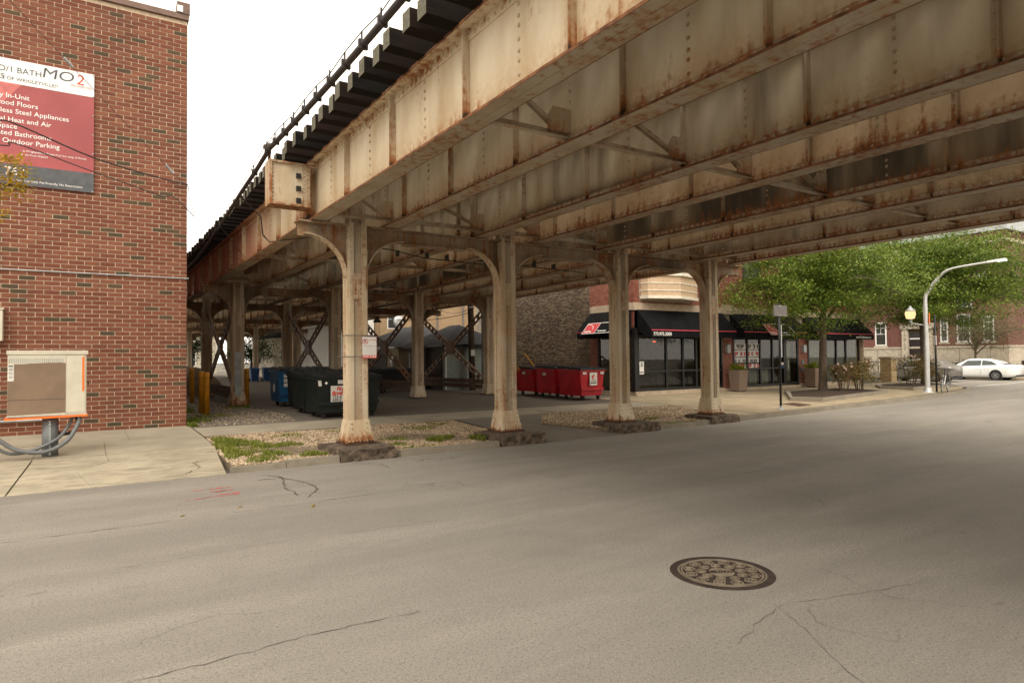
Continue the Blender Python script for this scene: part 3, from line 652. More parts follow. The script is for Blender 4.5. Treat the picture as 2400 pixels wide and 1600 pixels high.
# cross beams with curved brackets
def make_beam(y, label):
    t = thing('cross_beam', label, 'cross beam', (0, y, 4.13), 'cross beams of the elevated railway')
    mb = MB(); mb.box(3.22, 15.75, y-.008, y+.008, 4.12, 4.36)
    br = []
    for i, x in enumerate(CX):
        for s in (-1, 1):
            if i == 3 and s > 0: pass
            xa = x+s*.195; W_, H_ = (.80, .76)
            arc = [(xa+s*W_*(1-math.cos(a)), 4.16-H_*(1-math.sin(a))) for a in [k*math.pi/2/9 for k in range(10)]]
            poly = arc+[(xa, 4.16)]
            mb.prism(poly if s > 0 else poly[::-1], 'y', y-.006, y+.006)
            bm = MB()
            for (p, q), (u, v) in zip(arc, arc[1:]):
                bm.bar((p, y, q), (u, y, v), .24, .016, (0, 0, 1) if abs(u-p) > abs(v-q) else (1, 0, 0))
                for e in (-.075, .075):
                    d = Vector((u-p, 0, v-q)).normalized(); n = Vector((d.z*s, 0, -d.x*s)); bm.rivet(Vector(((p+u)/2, y+e, (q+v)/2))+n*.008, n, .02, .016)
            br.append(bm)
    mb.build('web_plate', M['beam'], t)
    for bm in br: bm.build('bracket', M['bracket'], t)
    MB().box(3.2, 15.8, y-.17, y+.17, 4.36, 4.385).build('top_flange', M['beam'], t)
    mb = MB()
    for a, b in zip(CX, CX[1:]): mb.box(a+1.0, b-1.0, y-.13, y+.13, 4.105, 4.12)
    mb.box(CX[3]+1.0, 15.78, y-.13, y+.13, 4.105, 4.12); mb.build('bottom_flange', M['beam'], t)
    mb = MB()
    for a in np.arange(3.4, 15.7, .16): mb.rivet((a, y-.008, 4.31), (0, -1, 0), .016)
    mb.build('rivet', M['rivet'], t)['kind'] = 'stuff'
    mb = MB()
    for x in CX: mb.box(x-.17, x-.10, y-.1, y+.1, 4.43, 5.35); mb.box(x+.10, x+.17, y-.1, y+.1, 4.43, 5.35); mb.box(x-.1, x+.1, y-.03, y-.02, 4.43, 5.35)
    mb.build('post', M['bracket'], t)
    return t
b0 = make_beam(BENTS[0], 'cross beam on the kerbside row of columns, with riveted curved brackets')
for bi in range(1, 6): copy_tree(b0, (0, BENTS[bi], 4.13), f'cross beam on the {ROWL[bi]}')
# longitudinal cross braces between the second and third rows
BL = ['leftmost crossed lattice brace, behind the yellow bollards', 'crossed lattice brace behind the blue dumpster', 'crossed lattice brace just right of the tow zone sign', 'rightmost crossed lattice brace, in front of the grey garage']
def make_brace(x, label):
    t = thing('cross_brace', label, 'cross brace', (x, 27.65, .27), 'crossed braces between column rows')
    ya, yb = 24.36, 30.94
    for (p, q) in (((ya, .75), (yb, 3.95)), ((ya, 3.95), (yb, .75))):
        mb = MB(); a = Vector((x, p[0], p[1])); b = Vector((x, q[0], q[1])); d = (b-a).normalized(); n = Vector((0, -d.z, d.y))
        for s in (-1, 1):
            mb.bar(a+n*.115*s, b+n*.115*s, .07, .05, n)
        k = .3; L = (b-a).length
        while k < L:
            mb.bar(a+d*k+n*.1, a+d*k-n*.1, .05, .15, d)
            k += .42
        mb.build('diagonal', M['brace'], t)
    c = (27.65, 2.35); poly = [(c[0]+.46*math.cos(a)*(1 if k % 2 else .8), c[1]+.40*math.sin(a)*(1 if k % 2 else .8)) for k, a in enumerate([i*math.pi/4 for i in range(8)])]
    mb = MB(); mb.prism(poly, 'x', x-.05, x-.036); mb.prism(poly, 'x', x+.036, x+.05)
    for k in range(10): mb.rivet((x-.05, c[0]+.3*math.cos(k*.63), c[1]+.24*math.sin(k*.63)), (-1, 0, 0), .02, .015)
    mb.build('gusset_plate', M['brace'], t)
    return t
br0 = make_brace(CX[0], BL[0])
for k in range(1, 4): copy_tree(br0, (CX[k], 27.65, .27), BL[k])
for k, l in ((0, 'low red-brown timber guard rail between the two leftmost rear columns'), (2, 'low timber guard rail beneath the third crossed brace'), (3, 'low timber guard rail beneath the rightmost crossed brace')):
    t = thing('guard_rail', l, 'guard rail', (CX[k], 27.65, .27)); x = CX[k]
    for z in (.50, .72): MB().box(x-.16, x-.04, 24.4, 30.9, z, z+.19).build('timber', M['wood_rail'], t)
# plate girders
stm = {}
def st_src():
    mb = MB(); mb.box(-.095, 0, -.007, .007, 4.44, 5.46); mb.box(-.014, 0, .007, .085, 4.53, 5.37)
    for k in range(7): mb.rivet((-.014, .045, 4.61+k*.118), (-1, 0, 0), .026, .018)
    return mb
def girder(gi, y0, y1, label, stations, dense, mw):
    x = GX[gi]; t = thing('plate_girder', label, 'steel girder', (x, y0, 4.40), 'riveted plate girders of the elevated railway')
    MB().box(x-.007, x+.007, y0, y1, 4.425, 5.475).build('web', mw, t)
    mb = MB(); mb.box(x-.15, x-.003, y0, y1, 4.402, 4.425); mb.box(x+.003, x+.15, y0, y1, 4.402, 4.425); mb.box(x-.003, x+.003, y0, y1, 4.412, 4.425)
    mb.build('bottom_flange', M['flange'], t); mb = MB()
    for s in (-1, 1): mb.box(min(x+s*.007, x+s*.02), max(x+s*.007, x+s*.02), y0, y1, 4.425, 4.535)
    mb.build('bottom_angle', M['angle'], t); mb = MB()
    for s in (-1, 1): mb.box(min(x+s*.148, x+s*.154), max(x+s*.148, x+s*.154), y0, y1, 4.399, 4.428); mb.box(min(x+s*.158, x+s*.163), max(x+s*.158, x+s*.163), y0, y1, 5.472, 5.504)
    mb.build('corroded_edge', M['edge'], t)
    mb = MB(); mb.box(x-.16, x+.16, y0, y1, 5.475, 5.50)
    for s in (-1, 1): mb.box(min(x+s*.007, x+s*.02), max(x+s*.007, x+s*.02), y0, y1, 5.355, 5.475)
    mb.build('top_flange', mw if gi == 0 else M['flange'], t)
    odd = gi % 2; src = None
    for y in stations[odd::2]:
        if src is None:
            o = MB(); b = st_src()
            if 's' not in stm:
                so_ = b.build('stiffener', M['stiff'], None); stm['s'] = so_.data; bpy.data.objects.remove(so_)
            src = 1
        c = bpy.data.objects.new('stiffener', stm['s']); COL.objects.link(c); c.parent = t; c.location = (-.007, y-y0, -4.40)
    mb = MB()
    for y in stations[1-odd::2]:
        for k in range(7): mb.rivet((x-.007, y, 4.61+k*.118+(.02 if k in (1, 4) else 0)), (-1, 0, 0), .026, .018)
    y = max(y0, dense[0])
    while y < min(y1, dense[1]):
        mb.rivet((x-.02, y, 5.40), (-1, 0, 0), .026, .018)
        mb.rivet((x-.02, y, 4.49), (-1, 0, 0), .026, .018); y += .14
    mb.build('rivet', M['rivet'], t)['kind'] = 'stuff'
    return t
S1 = [12.3, 11.25, 10.3, 9.38, 8.4, 7.45, 6.3, 5.3, 4.4, 3.45, 2.5, 1.55, .6, -.4, -1.3, -2.3]
S2 = [12.95+.96*k for k in range(52)]
street, rear = [], []
for i in range(8):
    mw = M['web_soot_shade'] if i == 4 else M['web_orange_lit'] if i in (3, 5) else M['web_dirt_shade'] if i in (2, 6) else M['web']  # web colours also imitate light through ties and shade below planks
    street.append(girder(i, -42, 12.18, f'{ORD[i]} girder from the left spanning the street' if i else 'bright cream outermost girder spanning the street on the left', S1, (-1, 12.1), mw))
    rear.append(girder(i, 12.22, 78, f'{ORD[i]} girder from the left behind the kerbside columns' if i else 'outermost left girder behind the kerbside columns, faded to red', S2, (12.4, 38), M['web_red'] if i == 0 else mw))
for i in range(1, 8):     # cross frames between neighbouring girders
    for y in (6.3, 11.9, 17.75, 23.9, 30.5, 36.7):
        t = street[i] if y < 12.2 else rear[i]; xa, xb = GX[i-1], GX[i]
        mb = MB(); mb.bar((xa+.02, y, 4.50), (xb-.02, y, 4.50), .09, .012); mb.bar((xa+.02, y+.04, 4.545), (xb-.02, y+.04, 4.545), .012, .09); mb.build('strut', M['flange'], t)
        mb = MB(); mb.bar((xa+.03, y, 5.34), (xb-.30, y, 4.66), .08, .012); mb.bar((xa+.03, y+.035, 5.34), (xb-.30, y+.035, 4.66), .012, .08); mb.build('diagonal', M['flange'], t)
        mb = MB(); mb.prism([(xb-.36, 4.56), (xb-.01, 4.56), (xb-.01, 4.86), (xb-.28, 4.86), (xb-.36, 4.74)], 'y', y-.018, y-.006)
        for q in ((-.28, 4.62), (-.2, 4.7), (-.12, 4.62), (-.12, 4.78)): mb.rivet((xb+q[0], y-.018, q[1]), (0, -1, 0), .018, .014)
        mb.build('gusset', M['stiff'], t)
# red faded end of the outer rear girder
mb = MB()
g = rear[0]
ep = MB(); ep.box(3.40, 3.43, 12.26, 12.96, 4.43, 5.47); ep.box(3.40, 3.56, 12.24, 12.26, 4.43, 5.47); ep.box(3.40, 3.56, 12.96, 12.98, 4.43, 5.47); ep.build('end_post', M['stiff'], g)
ep = MB(); ep.prism([(12.40, 5.42), (12.40, 5.10), (12.34, 5.08), (12.36, 4.86), (12.52, 4.80), (12.74, 4.84), (12.78, 5.05), (12.68, 5.12), (12.70, 5.43)], 'x', 3.392, 3.40); ep.build('rust_patch', M['rust'], g)
mb = MB()
for k in range(12):
    for yy in (12.30, 12.90): mb.rivet((3.40, yy, 4.5+k*.082), (-1, 0, 0), .017, .013)
mb.build('end_rivet', M['rivet'], g)['kind'] = 'stuff'
t = thing('outrigger_box', 'cream riveted steel box jutting out beside the end of the outermost girder', 'steel box', (3.0, 12.1, 4.6))
MB().box(2.72, 3.40, 12.02, 12.3, 4.63, 5.36).build('body', M['web'], t)
mb = MB(); mb.box(2.68, 2.72, 11.97, 12.34, 4.60, 5.40); mb.box(2.72, 3.40, 11.96, 12.34, 4.60, 4.63); mb.box(2.72, 3.40, 11.98, 12.34, 5.36, 5.395); mb.box(3.27, 3.40, 12.0, 12.02, 4.63, 5.36); mb.build('rim', M['stiff'], t)
mb = MB()
for k in range(10):
    mb.rivet((2.75, 12.02, 4.68+k*.07), (0, -1, 0), .015); mb.rivet((3.30, 12.0, 4.66+k*.072), (0, -1, 0), .015); mb.rivet((3.36, 12.0, 4.69+k*.072), (0, -1, 0), .015)
mb.build('rivet', M['rivet'], t)['kind'] = 'stuff'
for z in (5.16, 4.93, 4.71): MB().box(3.15, 3.23, 11.96, 12.02, z-.04, z+.04).build('bolt', M['black_steel'], t)
# tracks
def track(ti, xc, label, single):
    t = thing('railway_track', label, 'railway track', (xc, 0, 5.5), 'tracks on the elevated railway')
    n = 262; src = None
    mb = MB()
    for k in range(n):
        y = -42+k*.46+random.choice([0, 0, .01, -.02, .05, -.06])+random.uniform(-.015, .015); dx = random.uniform(-.05, .04); h = random.choice([.215, .215, .22, .235])
        if single:
            if src is None:
                s = MB(); s.box(-1.30, 1.165, -.105, .105, 0, .215); s.mi = [0, 0, 0, 1, 0, 1]; o = s.build('tie', [M['tie'], M['tie_end']], None); src = o.data; bpy.data.objects.remove(o)
            c = bpy.data.objects.new('tie', src); COL.objects.link(c); c.parent = t; c.location = (dx, y, 0); c.scale = (1, random.uniform(.92, 1.08), h/.215); c.rotation_euler = (0, 0, random.gauss(0, .008))
        else: mb.box(xc-1.165+dx, xc+1.165+dx, y-.105, y+.105, 5.5, 5.5+h)
    if not single: mb.build('tie', M['tie'], t)['kind'] = 'stuff'
    for s in (-1, 1):
        MB().box(xc+s*.73-.035, xc+s*.73+.035, -42, 78, 5.74, 5.88).build('rail', M['rail'], t)
        MB().box(xc+s*.42-.08, xc+s*.42+.08, -42, 78, 5.74, 5.86).build('guard_timber', M['plank'], t)
for ti, (xc, l) in enumerate([(4.28, 'track on the left edge with dark timber ties sticking out over the outer girder'), (7.78, 'second track from the left above the girders'), (11.24, 'third track from the left above the girders'), (14.62, 'rightmost track above the girders')]): track(ti, xc, l, ti == 0)
for k, (x0, x1) in enumerate([(5.50, 6.56), (9.02, 10.02), (12.46, 13.40)]):
    t = thing('footwalk', f'{ORD[k]} plank footwalk from the left between two tracks overhead', 'footwalk', (x0, 0, 5.7)); w = (x1-x0)/4
    for q in range(4): MB().box(x0+q*w+.008, x0+(q+1)*w-.008, -42, 78, 5.60+random.uniform(0, .01), 5.65).build('plank', M['plank'], t)
# heavy cable running beside the ties
t = thing('cable_run', 'dark heavy cable slung along the outer edge of the railway ties', 'cable', (2.7, 12.1, 5.5))
P = []; y = -6.
def cz(y):
    k = ((y-12.1) % 9.1)/9.1; return 5.56-.10*(1-(2*k-1)**2)
while y < 12.1: P.append((2.66, y, cz(y))); y += .6
P += [(2.68, 12.1, 5.56), (2.72, 13.4, 5.50), (2.76, 15, 5.46), (2.88, 18.5, 5.34), (2.98, 22, 5.27), (3.05, 25, 5.26), (3.06, 40, 5.3), (3.06, 77, 5.3)]
MB().tube(P, .042, 8).build('sheath', M['cable'], t, True)
MB().tube([(p[0]-.02, p[1], p[2]+.10+(.05 if i % 3 else 0)) for i, p in enumerate(P)], .007, 5).build('messenger_wire', M['wire'], t)
mb = MB()
for i in range(0, len(P)-6):
    p = P[i]; mb.box(p[0]-.06, p[0]+.05, p[1]-.02, p[1]+.02, p[2]-.055, p[2]+.055); mb.box(p[0]-.03, p[0]-.01, p[1]-.006, p[1]+.006, p[2]+.04, p[2]+.15)
mb.build('clamp', M['cable'], t)['kind'] = 'stuff'
mb = MB(); mb.box(2.68, 2.72, 12.06, 12.12, 5.39, 5.70); mb.box(2.60, 2.74, 12.05, 12.13, 5.60, 5.66); mb.build('post', M['rust'], t)
t = thing('hanging_wire', 'two loose wires drooping across the outer girder left of the steel box', 'wire', (3.3, 16, 5))
for dz in (0, .05): MB().tube([(2.78, 15.2+dz, 5.44), (3.3, 15.6, 5.1), (3.38, 15.8-dz, 4.75-dz), (3.4, 15.2, 4.47), (3.5, 14.3, 4.38), (4.1, 12.6, 4.28)], .012, 5).build('strand', M['wire'], t)
t = thing('service_cable', 'thin black cable strung between the first two arched brackets', 'wire', (5, 13.2, 4.2))
MB().tube([(4.0, 13.0, 4.30), (4.6, 13, 4.18), (5.4, 13, 4.14), (6.2, 13.1, 4.04), (7.6, 13.2, 4.02), (9, 13.3, 4.08), (11, 13.4, 4.05)], .012, 5).build('strand', M['wire'], t)
mb = MB()
for x in (4.9, 5.6, 6.3, 6.8, 9.2, 9.8): mb.box(x-.02, x+.02, 13.08, 13.2, 4.04, 4.16)
mb.build('clip', M['wire'], t)
# tow zone sign on the first column
t = thing('no_parking_sign', 'white no parking sign with a red tow zone strip strapped to a steel column', 'sign', (4.63, 11.9, 2.2))
y = 11.955; x0, x1, z0, z1 = 4.36, 4.655, 1.83, 2.25
def sp(px_, py_): return (x0+(px_-445)/(1245-445)*(x1-x0), z1-(py_-290)/(1425-290)*(z1-z0))
MB().box(x0, x1, y-.004, y, z0, z1).build('plate', M['sticker'], t, bevel=0)
mb = MB(); w = .006
for a, b, c, d in ((x0, x1, z0, z0+w), (x0, x1, z1-w, z1), (x0, x0+w, z0+w, z1-w), (x1-w, x1, z0+w, z1-w), (x0+.02, x1-.02, sp(0, 800)[1], sp(0, 790)[1])): mb.box(a, b, y-.006, y-.004, c, d)
MB.build(mb, 'border', M['maroon'], t)
MB().box(x0+w, x1-w, y-.006, y-.004, z0+w, z0+.062).build('tow_strip', M['letter_red'], t)
text('lettering', 'TOW ZONE', .05, M['lettering'], t, ((x0+x1)/2, y-.008, z0+.017), ext=.001, align='CENTER', bold=.001)
c = sp(625, 545); mb = MB(); mb.lathe([(.046, -.0), (.055, -.0), (.055, .002), (.046, .002), (.046, 0)], (c[0], y-.007, c[1]), 24, 'y'); mb.bar((c[0]-.036, y-.006, c[1]+.036), (c[0]+.036, y-.006, c[1]-.036), .002, .009, (.7, 0, .7)); mb.build('prohibition_ring', M['letter_red'], t)
text('lettering', 'P', .085, M['letter_black'], t, (c[0]-.024, y-.0055, c[1]-.030), ext=.0005, bold=.002)
a = sp(840, 480); b = sp(1190, 480); mb = MB(); mb.box(a[0], b[0]-.02, y-.006, y-.004, a[1]-.004, a[1]+.004); mb.prism([(b[0]-.025, a[1]-.014), (b[0], a[1]), (b[0]-.025, a[1]+.014)], 'y', y-.006, y-.004); mb.build('arrow', M['letter_red'], t)
mb = MB()
for z in (2.265, 1.865):
    for (p, q, u, v) in ((4.05, 4.60, 11.955, 11.962), (4.05, 4.057, 11.955, 12.45), (4.583, 4.59, 11.955, 12.45)): mb.box(p, q, u, v, z-.010, z+.010)
mb.build('band', M['strap'], t)
# ---------------- buildings
def brick_field(parent, P0, U, N, w, h, bl, bh, mj, openings, m_stuff, single=0, m_single=None, near=(0, 0, 1.8), dep=.012, vis=None):
    P0 = Vector(P0); U = Vector(U); N = Vector(N); Vd = Vector((0, 0, 1)); V = []; F = []; singles = []
    rows = int(h/bh)
    for k in range(rows):
        v0 = k*bh+mj/2; v1 = (k+1)*bh-mj/2; vc = (v0+v1)/2
        iv = [(0, w)]
        for a, b, c, d in openings:
            if c < vc < d:
                nx = []
                for p, q in iv:
                    if b <= p or a >= q: nx.append((p, q))
                    else:
                        if a > p: nx.append((p, a))
                        if b < q: nx.append((b, q))
                iv = nx
        for p, q in iv:
            i0 = math.floor((p-(bl/2 if k % 2 else 0))/bl)
            for i in range(i0, i0+int((q-p)/bl)+3):
                a = i*bl+(bl/2 if k % 2 else 0); b = a+bl-mj; ca, cb = max(a, p), min(b, q)
                if cb-ca < .03: continue
                d = dep+random.uniform(-.002, .0025); ctr = P0+U*((ca+cb)/2)+Vd*vc
                if single and cb-ca > bl-mj-.001 and (vis is None or vis(ctr)):
                    singles.append(((ctr-Vector(near)).length, ctr, d)); continue
                singles_add(V, F, P0, U, N, ca, cb, v0, v1, d)
    singles.sort(key=lambda s: s[0]); src = None
    for dist, c, d in singles[single:]:
        u = (c-P0).dot(U); v = (c-P0).z; singles_add(V, F, P0, U, N, u-(bl-mj)/2, u+(bl-mj)/2, v-(bh-mj)/2, v+(bh-mj)/2, d)
    if singles and single:
        v_, f_ = [], []; singles_add(v_, f_, Vector((0, 0, 0)), U, N, -(bl-mj)/2, (bl-mj)/2, -(bh-mj)/2, (bh-mj)/2, dep)
        src = bpy.data.meshes.new('brick'); src.from_pydata([tuple(q) for q in v_], [], f_); src.materials.append(m_single); off = Vector(OFF.get(parent.name, (0, 0, 0)))
        for dist, c, d in singles[:single]:
            o = bpy.data.objects.new('brick', src); COL.objects.link(o); o.parent = parent; o.location = c-off+N*(d-dep)
    o = mesh_obj('brickwork', [tuple(q) for q in V], F, m_stuff, parent); o['kind'] = 'stuff'; return o
def singles_add(V, F, P0, U, N, a, b, v0, v1, d):
    e = .0015; o = len(V); Z = Vector((0, 0, 1)); flip = U.cross(Z).dot(N) < 0
    for (u, v) in ((a, v0), (b, v0), (b, v1), (a, v1)): V.append(P0+U*u+Z*v)
    for (u, v) in ((a+e, v0+e), (b-e, v0+e), (b-e, v1-e), (a+e, v1-e)): V.append(P0+U*u+Z*v+N*d)
    fs = [(o+4, o+5, o+6, o+7), (o, o+1, o+5, o+4), (o+1, o+2, o+6, o+5), (o+2, o+3, o+7, o+6), (o+3, o, o+4, o+7)]
    F.extend([f[::-1] for f in fs] if flip else fs)
def window(parent, P0, U, N, w, h, fm, pm, bars=(), fw=.06, rec=-.004, sash=True, name='window'):
    """frame + pane seen as part > sub-part"""
    P0 = Vector(P0); U = Vector(U); N = Vector(N); Z = Vector((0, 0, 1)); mb = MB()
    def bx(u0, u1, v0, v1, d0, d1):
        c = [P0+U*u+Z*v+N*d for d in (d0, d1) for (u, v) in ((u0, v0), (u1, v0), (u1, v1), (u0, v1))]
        mb.add(c, [(0, 1, 2, 3), (7, 6, 5, 4), (0, 4, 5, 1), (1, 5, 6, 2), (2, 6, 7, 3), (3, 7, 4, 0)])
    bx(0, w, 0, fw, -.05, .03); bx(0, w, h-fw, h, -.05, .03); bx(0, fw, fw, h-fw, -.05, .03); bx(w-fw, w, fw, h-fw, -.05, .03)
    if sash: bx(fw, w-fw, h/2-.025, h/2+.025, -.04, .015)
    for b in bars: bx(*b, -.04, .01)
    f = mb.build(name, fm, parent)
    p = MB(); a = [P0+U*u+Z*v-N*rec for (u, v) in ((fw, fw), (w-fw, fw), (w-fw, h-fw), (fw, h-fw))]; p.quad(*a); p.build('pane', pm, f)
    return f
# --- left brick building
lb = thing('brick_building', 'tall red brick building on the left with an advertising board', 'building', (-4, 22, .15))
MB().box(-14, 2.038, 18.012, 36, -.3, 10.36).build('wall', M['mortar'], lb)
brick_field(lb, (-7.1, 18.012, .20), (1, 0, 0), (0, -1, 0), 9.14, 10.15, .305, .1016, .0165, [], M['brick_red'], 300, M['brick_one'], vis=lambda c: -1.45 < c.x < 2.0 and not (-1.2 < c.x < .02 and c.z < 2.6) and c.z < 5.6)
brick_field(lb, (2.038, 18.05, .20), (0, 1, 0), (1, 0, 0), 17.9, 10.15, .305, .1016, .0165, [], M['brick_red'])
MB().box(-14, 2.07, 17.93, 36, 10.36, 10.50).build('coping', M['coping'], lb)
mb = MB(); mb.box(1.80, 2.09, 17.91, 18.3, 10.50, 10.78); mb.build('corner_cap', M['coping'], lb)
MB().box(1.80, 1.93, 17.895, 17.91, 10.52, 10.68).build('flashing', M['alu'], lb)
MB().box(-14, 2.05, 17.96, 18.05, .05, .22).build('footing', M['conc'], lb)
t = thing('wall_conduit', 'thin pale conduit running across the brick wall', 'conduit', (0, 17.97, 3.87))
MB().tube([(-8, 17.972, 3.87), (2.08, 17.972, 3.87)], .014, 8).build('pipe', M['galv'], t)
mb = MB()
for x in (-4.1, -1.9, .35, 2.0): mb.box(x-.02, x+.02, 17.955, 18.0, 3.845, 3.895)
mb.build('strap', M['galv'], t)
t = thing('low_pipe', 'pale pipe along the foot of the brick wall behind the cabinet', 'pipe', (-1, 17.9, .5))
MB().tube([(-8, 17.93, .50), (-.75, 17.93, .55)], .03, 8).build('pipe', M['galv'], t)
t = thing('wall_box', 'small pale electrical box at the left edge of the brick wall', 'electrical box', (-1.75, 17.9, 2.3)); MB().box(-2.1, -1.56, 17.75, 17.998, 2.29, 2.97).build('body', M['beige'], t, bevel=.01); MB().box(-2.12, -1.54, 17.73, 17.998, 2.97, 3.0).build('cover', M['beige'], t)
# board
bd = thing('advertising_board', 'red, white and grey rental advertising board high on the brick wall', 'sign board', (-1.5, 17.95, 5.75)); by = 17.95; X0, X1 = -3.05, .075
MB().box(X0, X1, by, by+.04, 5.75, 8.53).build('panel', M['sign_red'], bd)
MB().box(X0, X1, by-.003, by, 7.99, 8.53).build('white_band', M['sign_white'], bd)
MB().box(X0, X1, by-.003, by, 5.75, 6.20).build('grey_band', M['sign_grey'], bd)
MB().prism([(X0, 7.988), (-1.28, 7.988), (-1.72, 7.4), (X0, 7.0)], 'y', by-.003, by).build('light_corner', M['sign_red2'], bd)
mb = MB()
for z in (5.77, 6.2, 6.66, 7.1, 7.55, 8.0, 8.5): mb.rivet((X1-.02, by-.003, z), (0, -1, 0), .018, .01)
mb.build('screw', M['galv'], bd)
def bt(s, xr, z, cap, m, **k): return text('lettering', s, cap/.70, M[m], bd, (xr, by-.004, z), ext=.001, align='RIGHT', **k)
def sx(px): return -1.667+px*.00787
bt('2 BED/1 BATH', sx(95.4), 8.24, .125, 'letter_grey', bold=.001); bt('UNITS', sx(11), 8.20-.14, .115, 'letter_grey', bold=.001)
bt('HEART OF WRIGLEYVILLE!!', sx(133), 8.06, .075, 'letter_grey', bold=.0005)
bt('MO', sx(172), 8.255, .225, 'letter_grey', bold=.0, shear=.12, sx=1.2); bt('2', sx(197), 8.23, .235, 'letter_red', bold=.0, shear=.1); bt('PROPERTIES', sx(216), 8.155, .055, 'sign_red2')
for s, px, py, in (('Laundry In-Unit', 67, 252.9), ('Hardwood Floors', 87, 272.8), ('Stainless Steel Appliances', 160, 300.5), ('Central Heat and Air', 118, 311.3), ('Closet Space', 40, 316), ('Updated Bathrooms', 119, 344), ('Outdoor Parking', 138, 361)):
    z = {'Laundry In-Unit': 7.66, 'Hardwood Floors': 7.50, 'Stainless Steel Appliances': 7.325, 'Central Heat and Air': 7.135, 'Closet Space': 6.985, 'Updated Bathrooms': 6.83, 'Outdoor Parking': 6.66}[s]
    bt(s, sx(px), z, .105, 'lettering', bold=.0005)
bt('in Wrigleyville, 2 Blocks from bus stop, 6 Minute', sx(203), 6.50, .042, 'lettering'); bt('Blocks from Halsted', sx(110), 6.42, .042, 'lettering')
bt('762', sx(59), 5.96, .175, 'lettering'); bt('Security Deposit Move-In Fee Only Pet Friendly, No Restrictions', sx(194), 5.83, .048, 'lettering')
# --- corner shop
sh = thing('corner_shop', 'red brick corner shop with stone bands behind the street tree', 'building', (18.6, 19.5, .2)); FY = 19.5; SX = 18.6
ops = [(.15, 5.35, 0, 2.75), (6.12, 11.08, 0, 2.75), (11.9, 16.55, 0, 2.75), (0, 17, 2.75, 3.78), (6.9, 8.2, 5.0, 6.9), (11.4, 12.7, 5.0, 6.9), (13.6, 14.9, 5.0, 6.9), (.3, 3.35, 3.9, 6.9)]
mb = MB(); mb.box(SX+.01, 35.5, FY+.02, FY+.3, 2.95, 10); mb.box(SX+.01, SX+.3, FY+.02, 22.3, 2.95, 10); mb.box(23.97, 24.70, FY+.02, FY+.3, .1, 2.95); mb.box(29.69, 30.48, FY+.02, FY+.3, .1, 2.95); mb.box(SX, 35.5, FY+.3, 33, 10, 10.1); mb.box(35.2, 35.5, FY+.3, 33, .1, 10); mb.box(SX+.01, SX+.3, 21.75, 22.3, .1, 2.95); mb.box(SX+.3, 35.2, 32.7, 33, .1, 10); mb.build('wall', M['mortar_grey'], sh)
brick_field(sh, (SX, FY+.02, .22), (1, 0, 0), (0, -1, 0), 16.9, 9.7, .21, .0705, .011, ops, M['brick_shop'])
brick_field(sh, (SX+.01, 22.3, .22), (0, -1, 0), (-1, 0, 0), 2.8, 9.7, .21, .0705, .011, [(.55, 2.8, 0, 2.75), (0, 2.8, 3.45, 3.8)], M['brick_shop'])
MB().prism([(SX-.05, FY-.05), (35.55, FY-.05), (35.55, FY+.03), (SX+.03, FY+.03), (SX+.03, 22.1), (SX-.05, 22.1)], 'z', 3.72, 4.03).build('stone_band', M['stone'], sh)
for x in (23.9, 29.6): MB().box(x, x+.85, FY-.08, FY-.052, 3.70, 4.12).build('stone_block', M['stone'], sh)
mb = MB(); mb.box(SX-.02, 23.97, FY-.06, FY+.2, .0, .40); mb.box(23.97, 29.70, FY-.06, FY+.2, .0, .36); mb.box(29.7, 35.2, FY-.06, FY+.2, 0, .42); mb.box(SX-.03, SX+.2, FY+.2, 21.75, 0, .40); mb.build('plinth', M['stone'], sh)
MB().box(SX-.10, SX+.42, FY-.2, FY-.06, 0, .30).build('step_block', M['stone'], sh)
MB().lathe([(.16, .42), (.16, 2.7)], (35.32, FY-.02, 0), 14).build('corner_column', M['stone'], sh)
MB().box(SX-.04, SX+.14, FY-.05, FY+.12, .40, 3.0).build('corner_post', M['frame'], sh)
def shopwin(P0, U, N, w, z0, z1, muls, rail=None):
    P0 = Vector(P0); U = Vector(U); N = Vector(N); Z = Vector((0, 0, 1)); mb = MB()
    def bx(u0, u1, v0, v1, d0=-.06, d1=.03):
        c = [P0+U*u+Z*v+N*d for d in (d0, d1) for (u, v) in ((u0, v0), (u1, v0), (u1, v1), (u0, v1))]
        mb.add(c, [(0, 1, 2, 3), (7, 6, 5, 4), (0, 4, 5, 1), (1, 5, 6, 2), (2, 6, 7, 3), (3, 7, 4, 0)])
    bx(0, w, z0, z0+.12); bx(0, w, z1-.10, z1)
    for q in [0]+muls+[w-.09]: bx(q, q+.09, z0+.12, z1-.10)
    if rail: bx(0, w, rail, rail+.07, -.05, .02)
    f = mb.build('window_frame', M['frame'], sh); E = [0]+muls+[w-.09]
    for a, b in zip(E, E[1:]):
        for c, d in ((z0+.12, rail), (rail+.07, z1-.1)) if rail else ((z0+.12, z1-.1),):
            MB().quad(*[P0+U*u+Z*v-N*.02 for (u, v) in ((a+.09, c), (b, c), (b, d), (a+.09, d))]).build('pane', M['glass'], f)
    return f
w1 = shopwin((18.74, FY, 0), (1, 0, 0), (0, -1, 0), 5.22, .40, 2.72, [1.62, 2.62, 3.45, 4.45], 1.18)
w2 = shopwin((24.70, FY, 0), (1, 0, 0), (0, -1, 0), 3.85, .36, 2.72, [.98, 1.92, 2.85], 1.18)
w3 = shopwin((30.48, FY, 0), (1, 0, 0), (0, -1, 0), 4.72, .42, 2.72, [1.55, 2.5, 3.4], 1.2)
w4 = shopwin((SX, 21.75, 0), (0, -1, 0), (-1, 0, 0), 2.2, .40, 2.72, [1.1], 1.18)
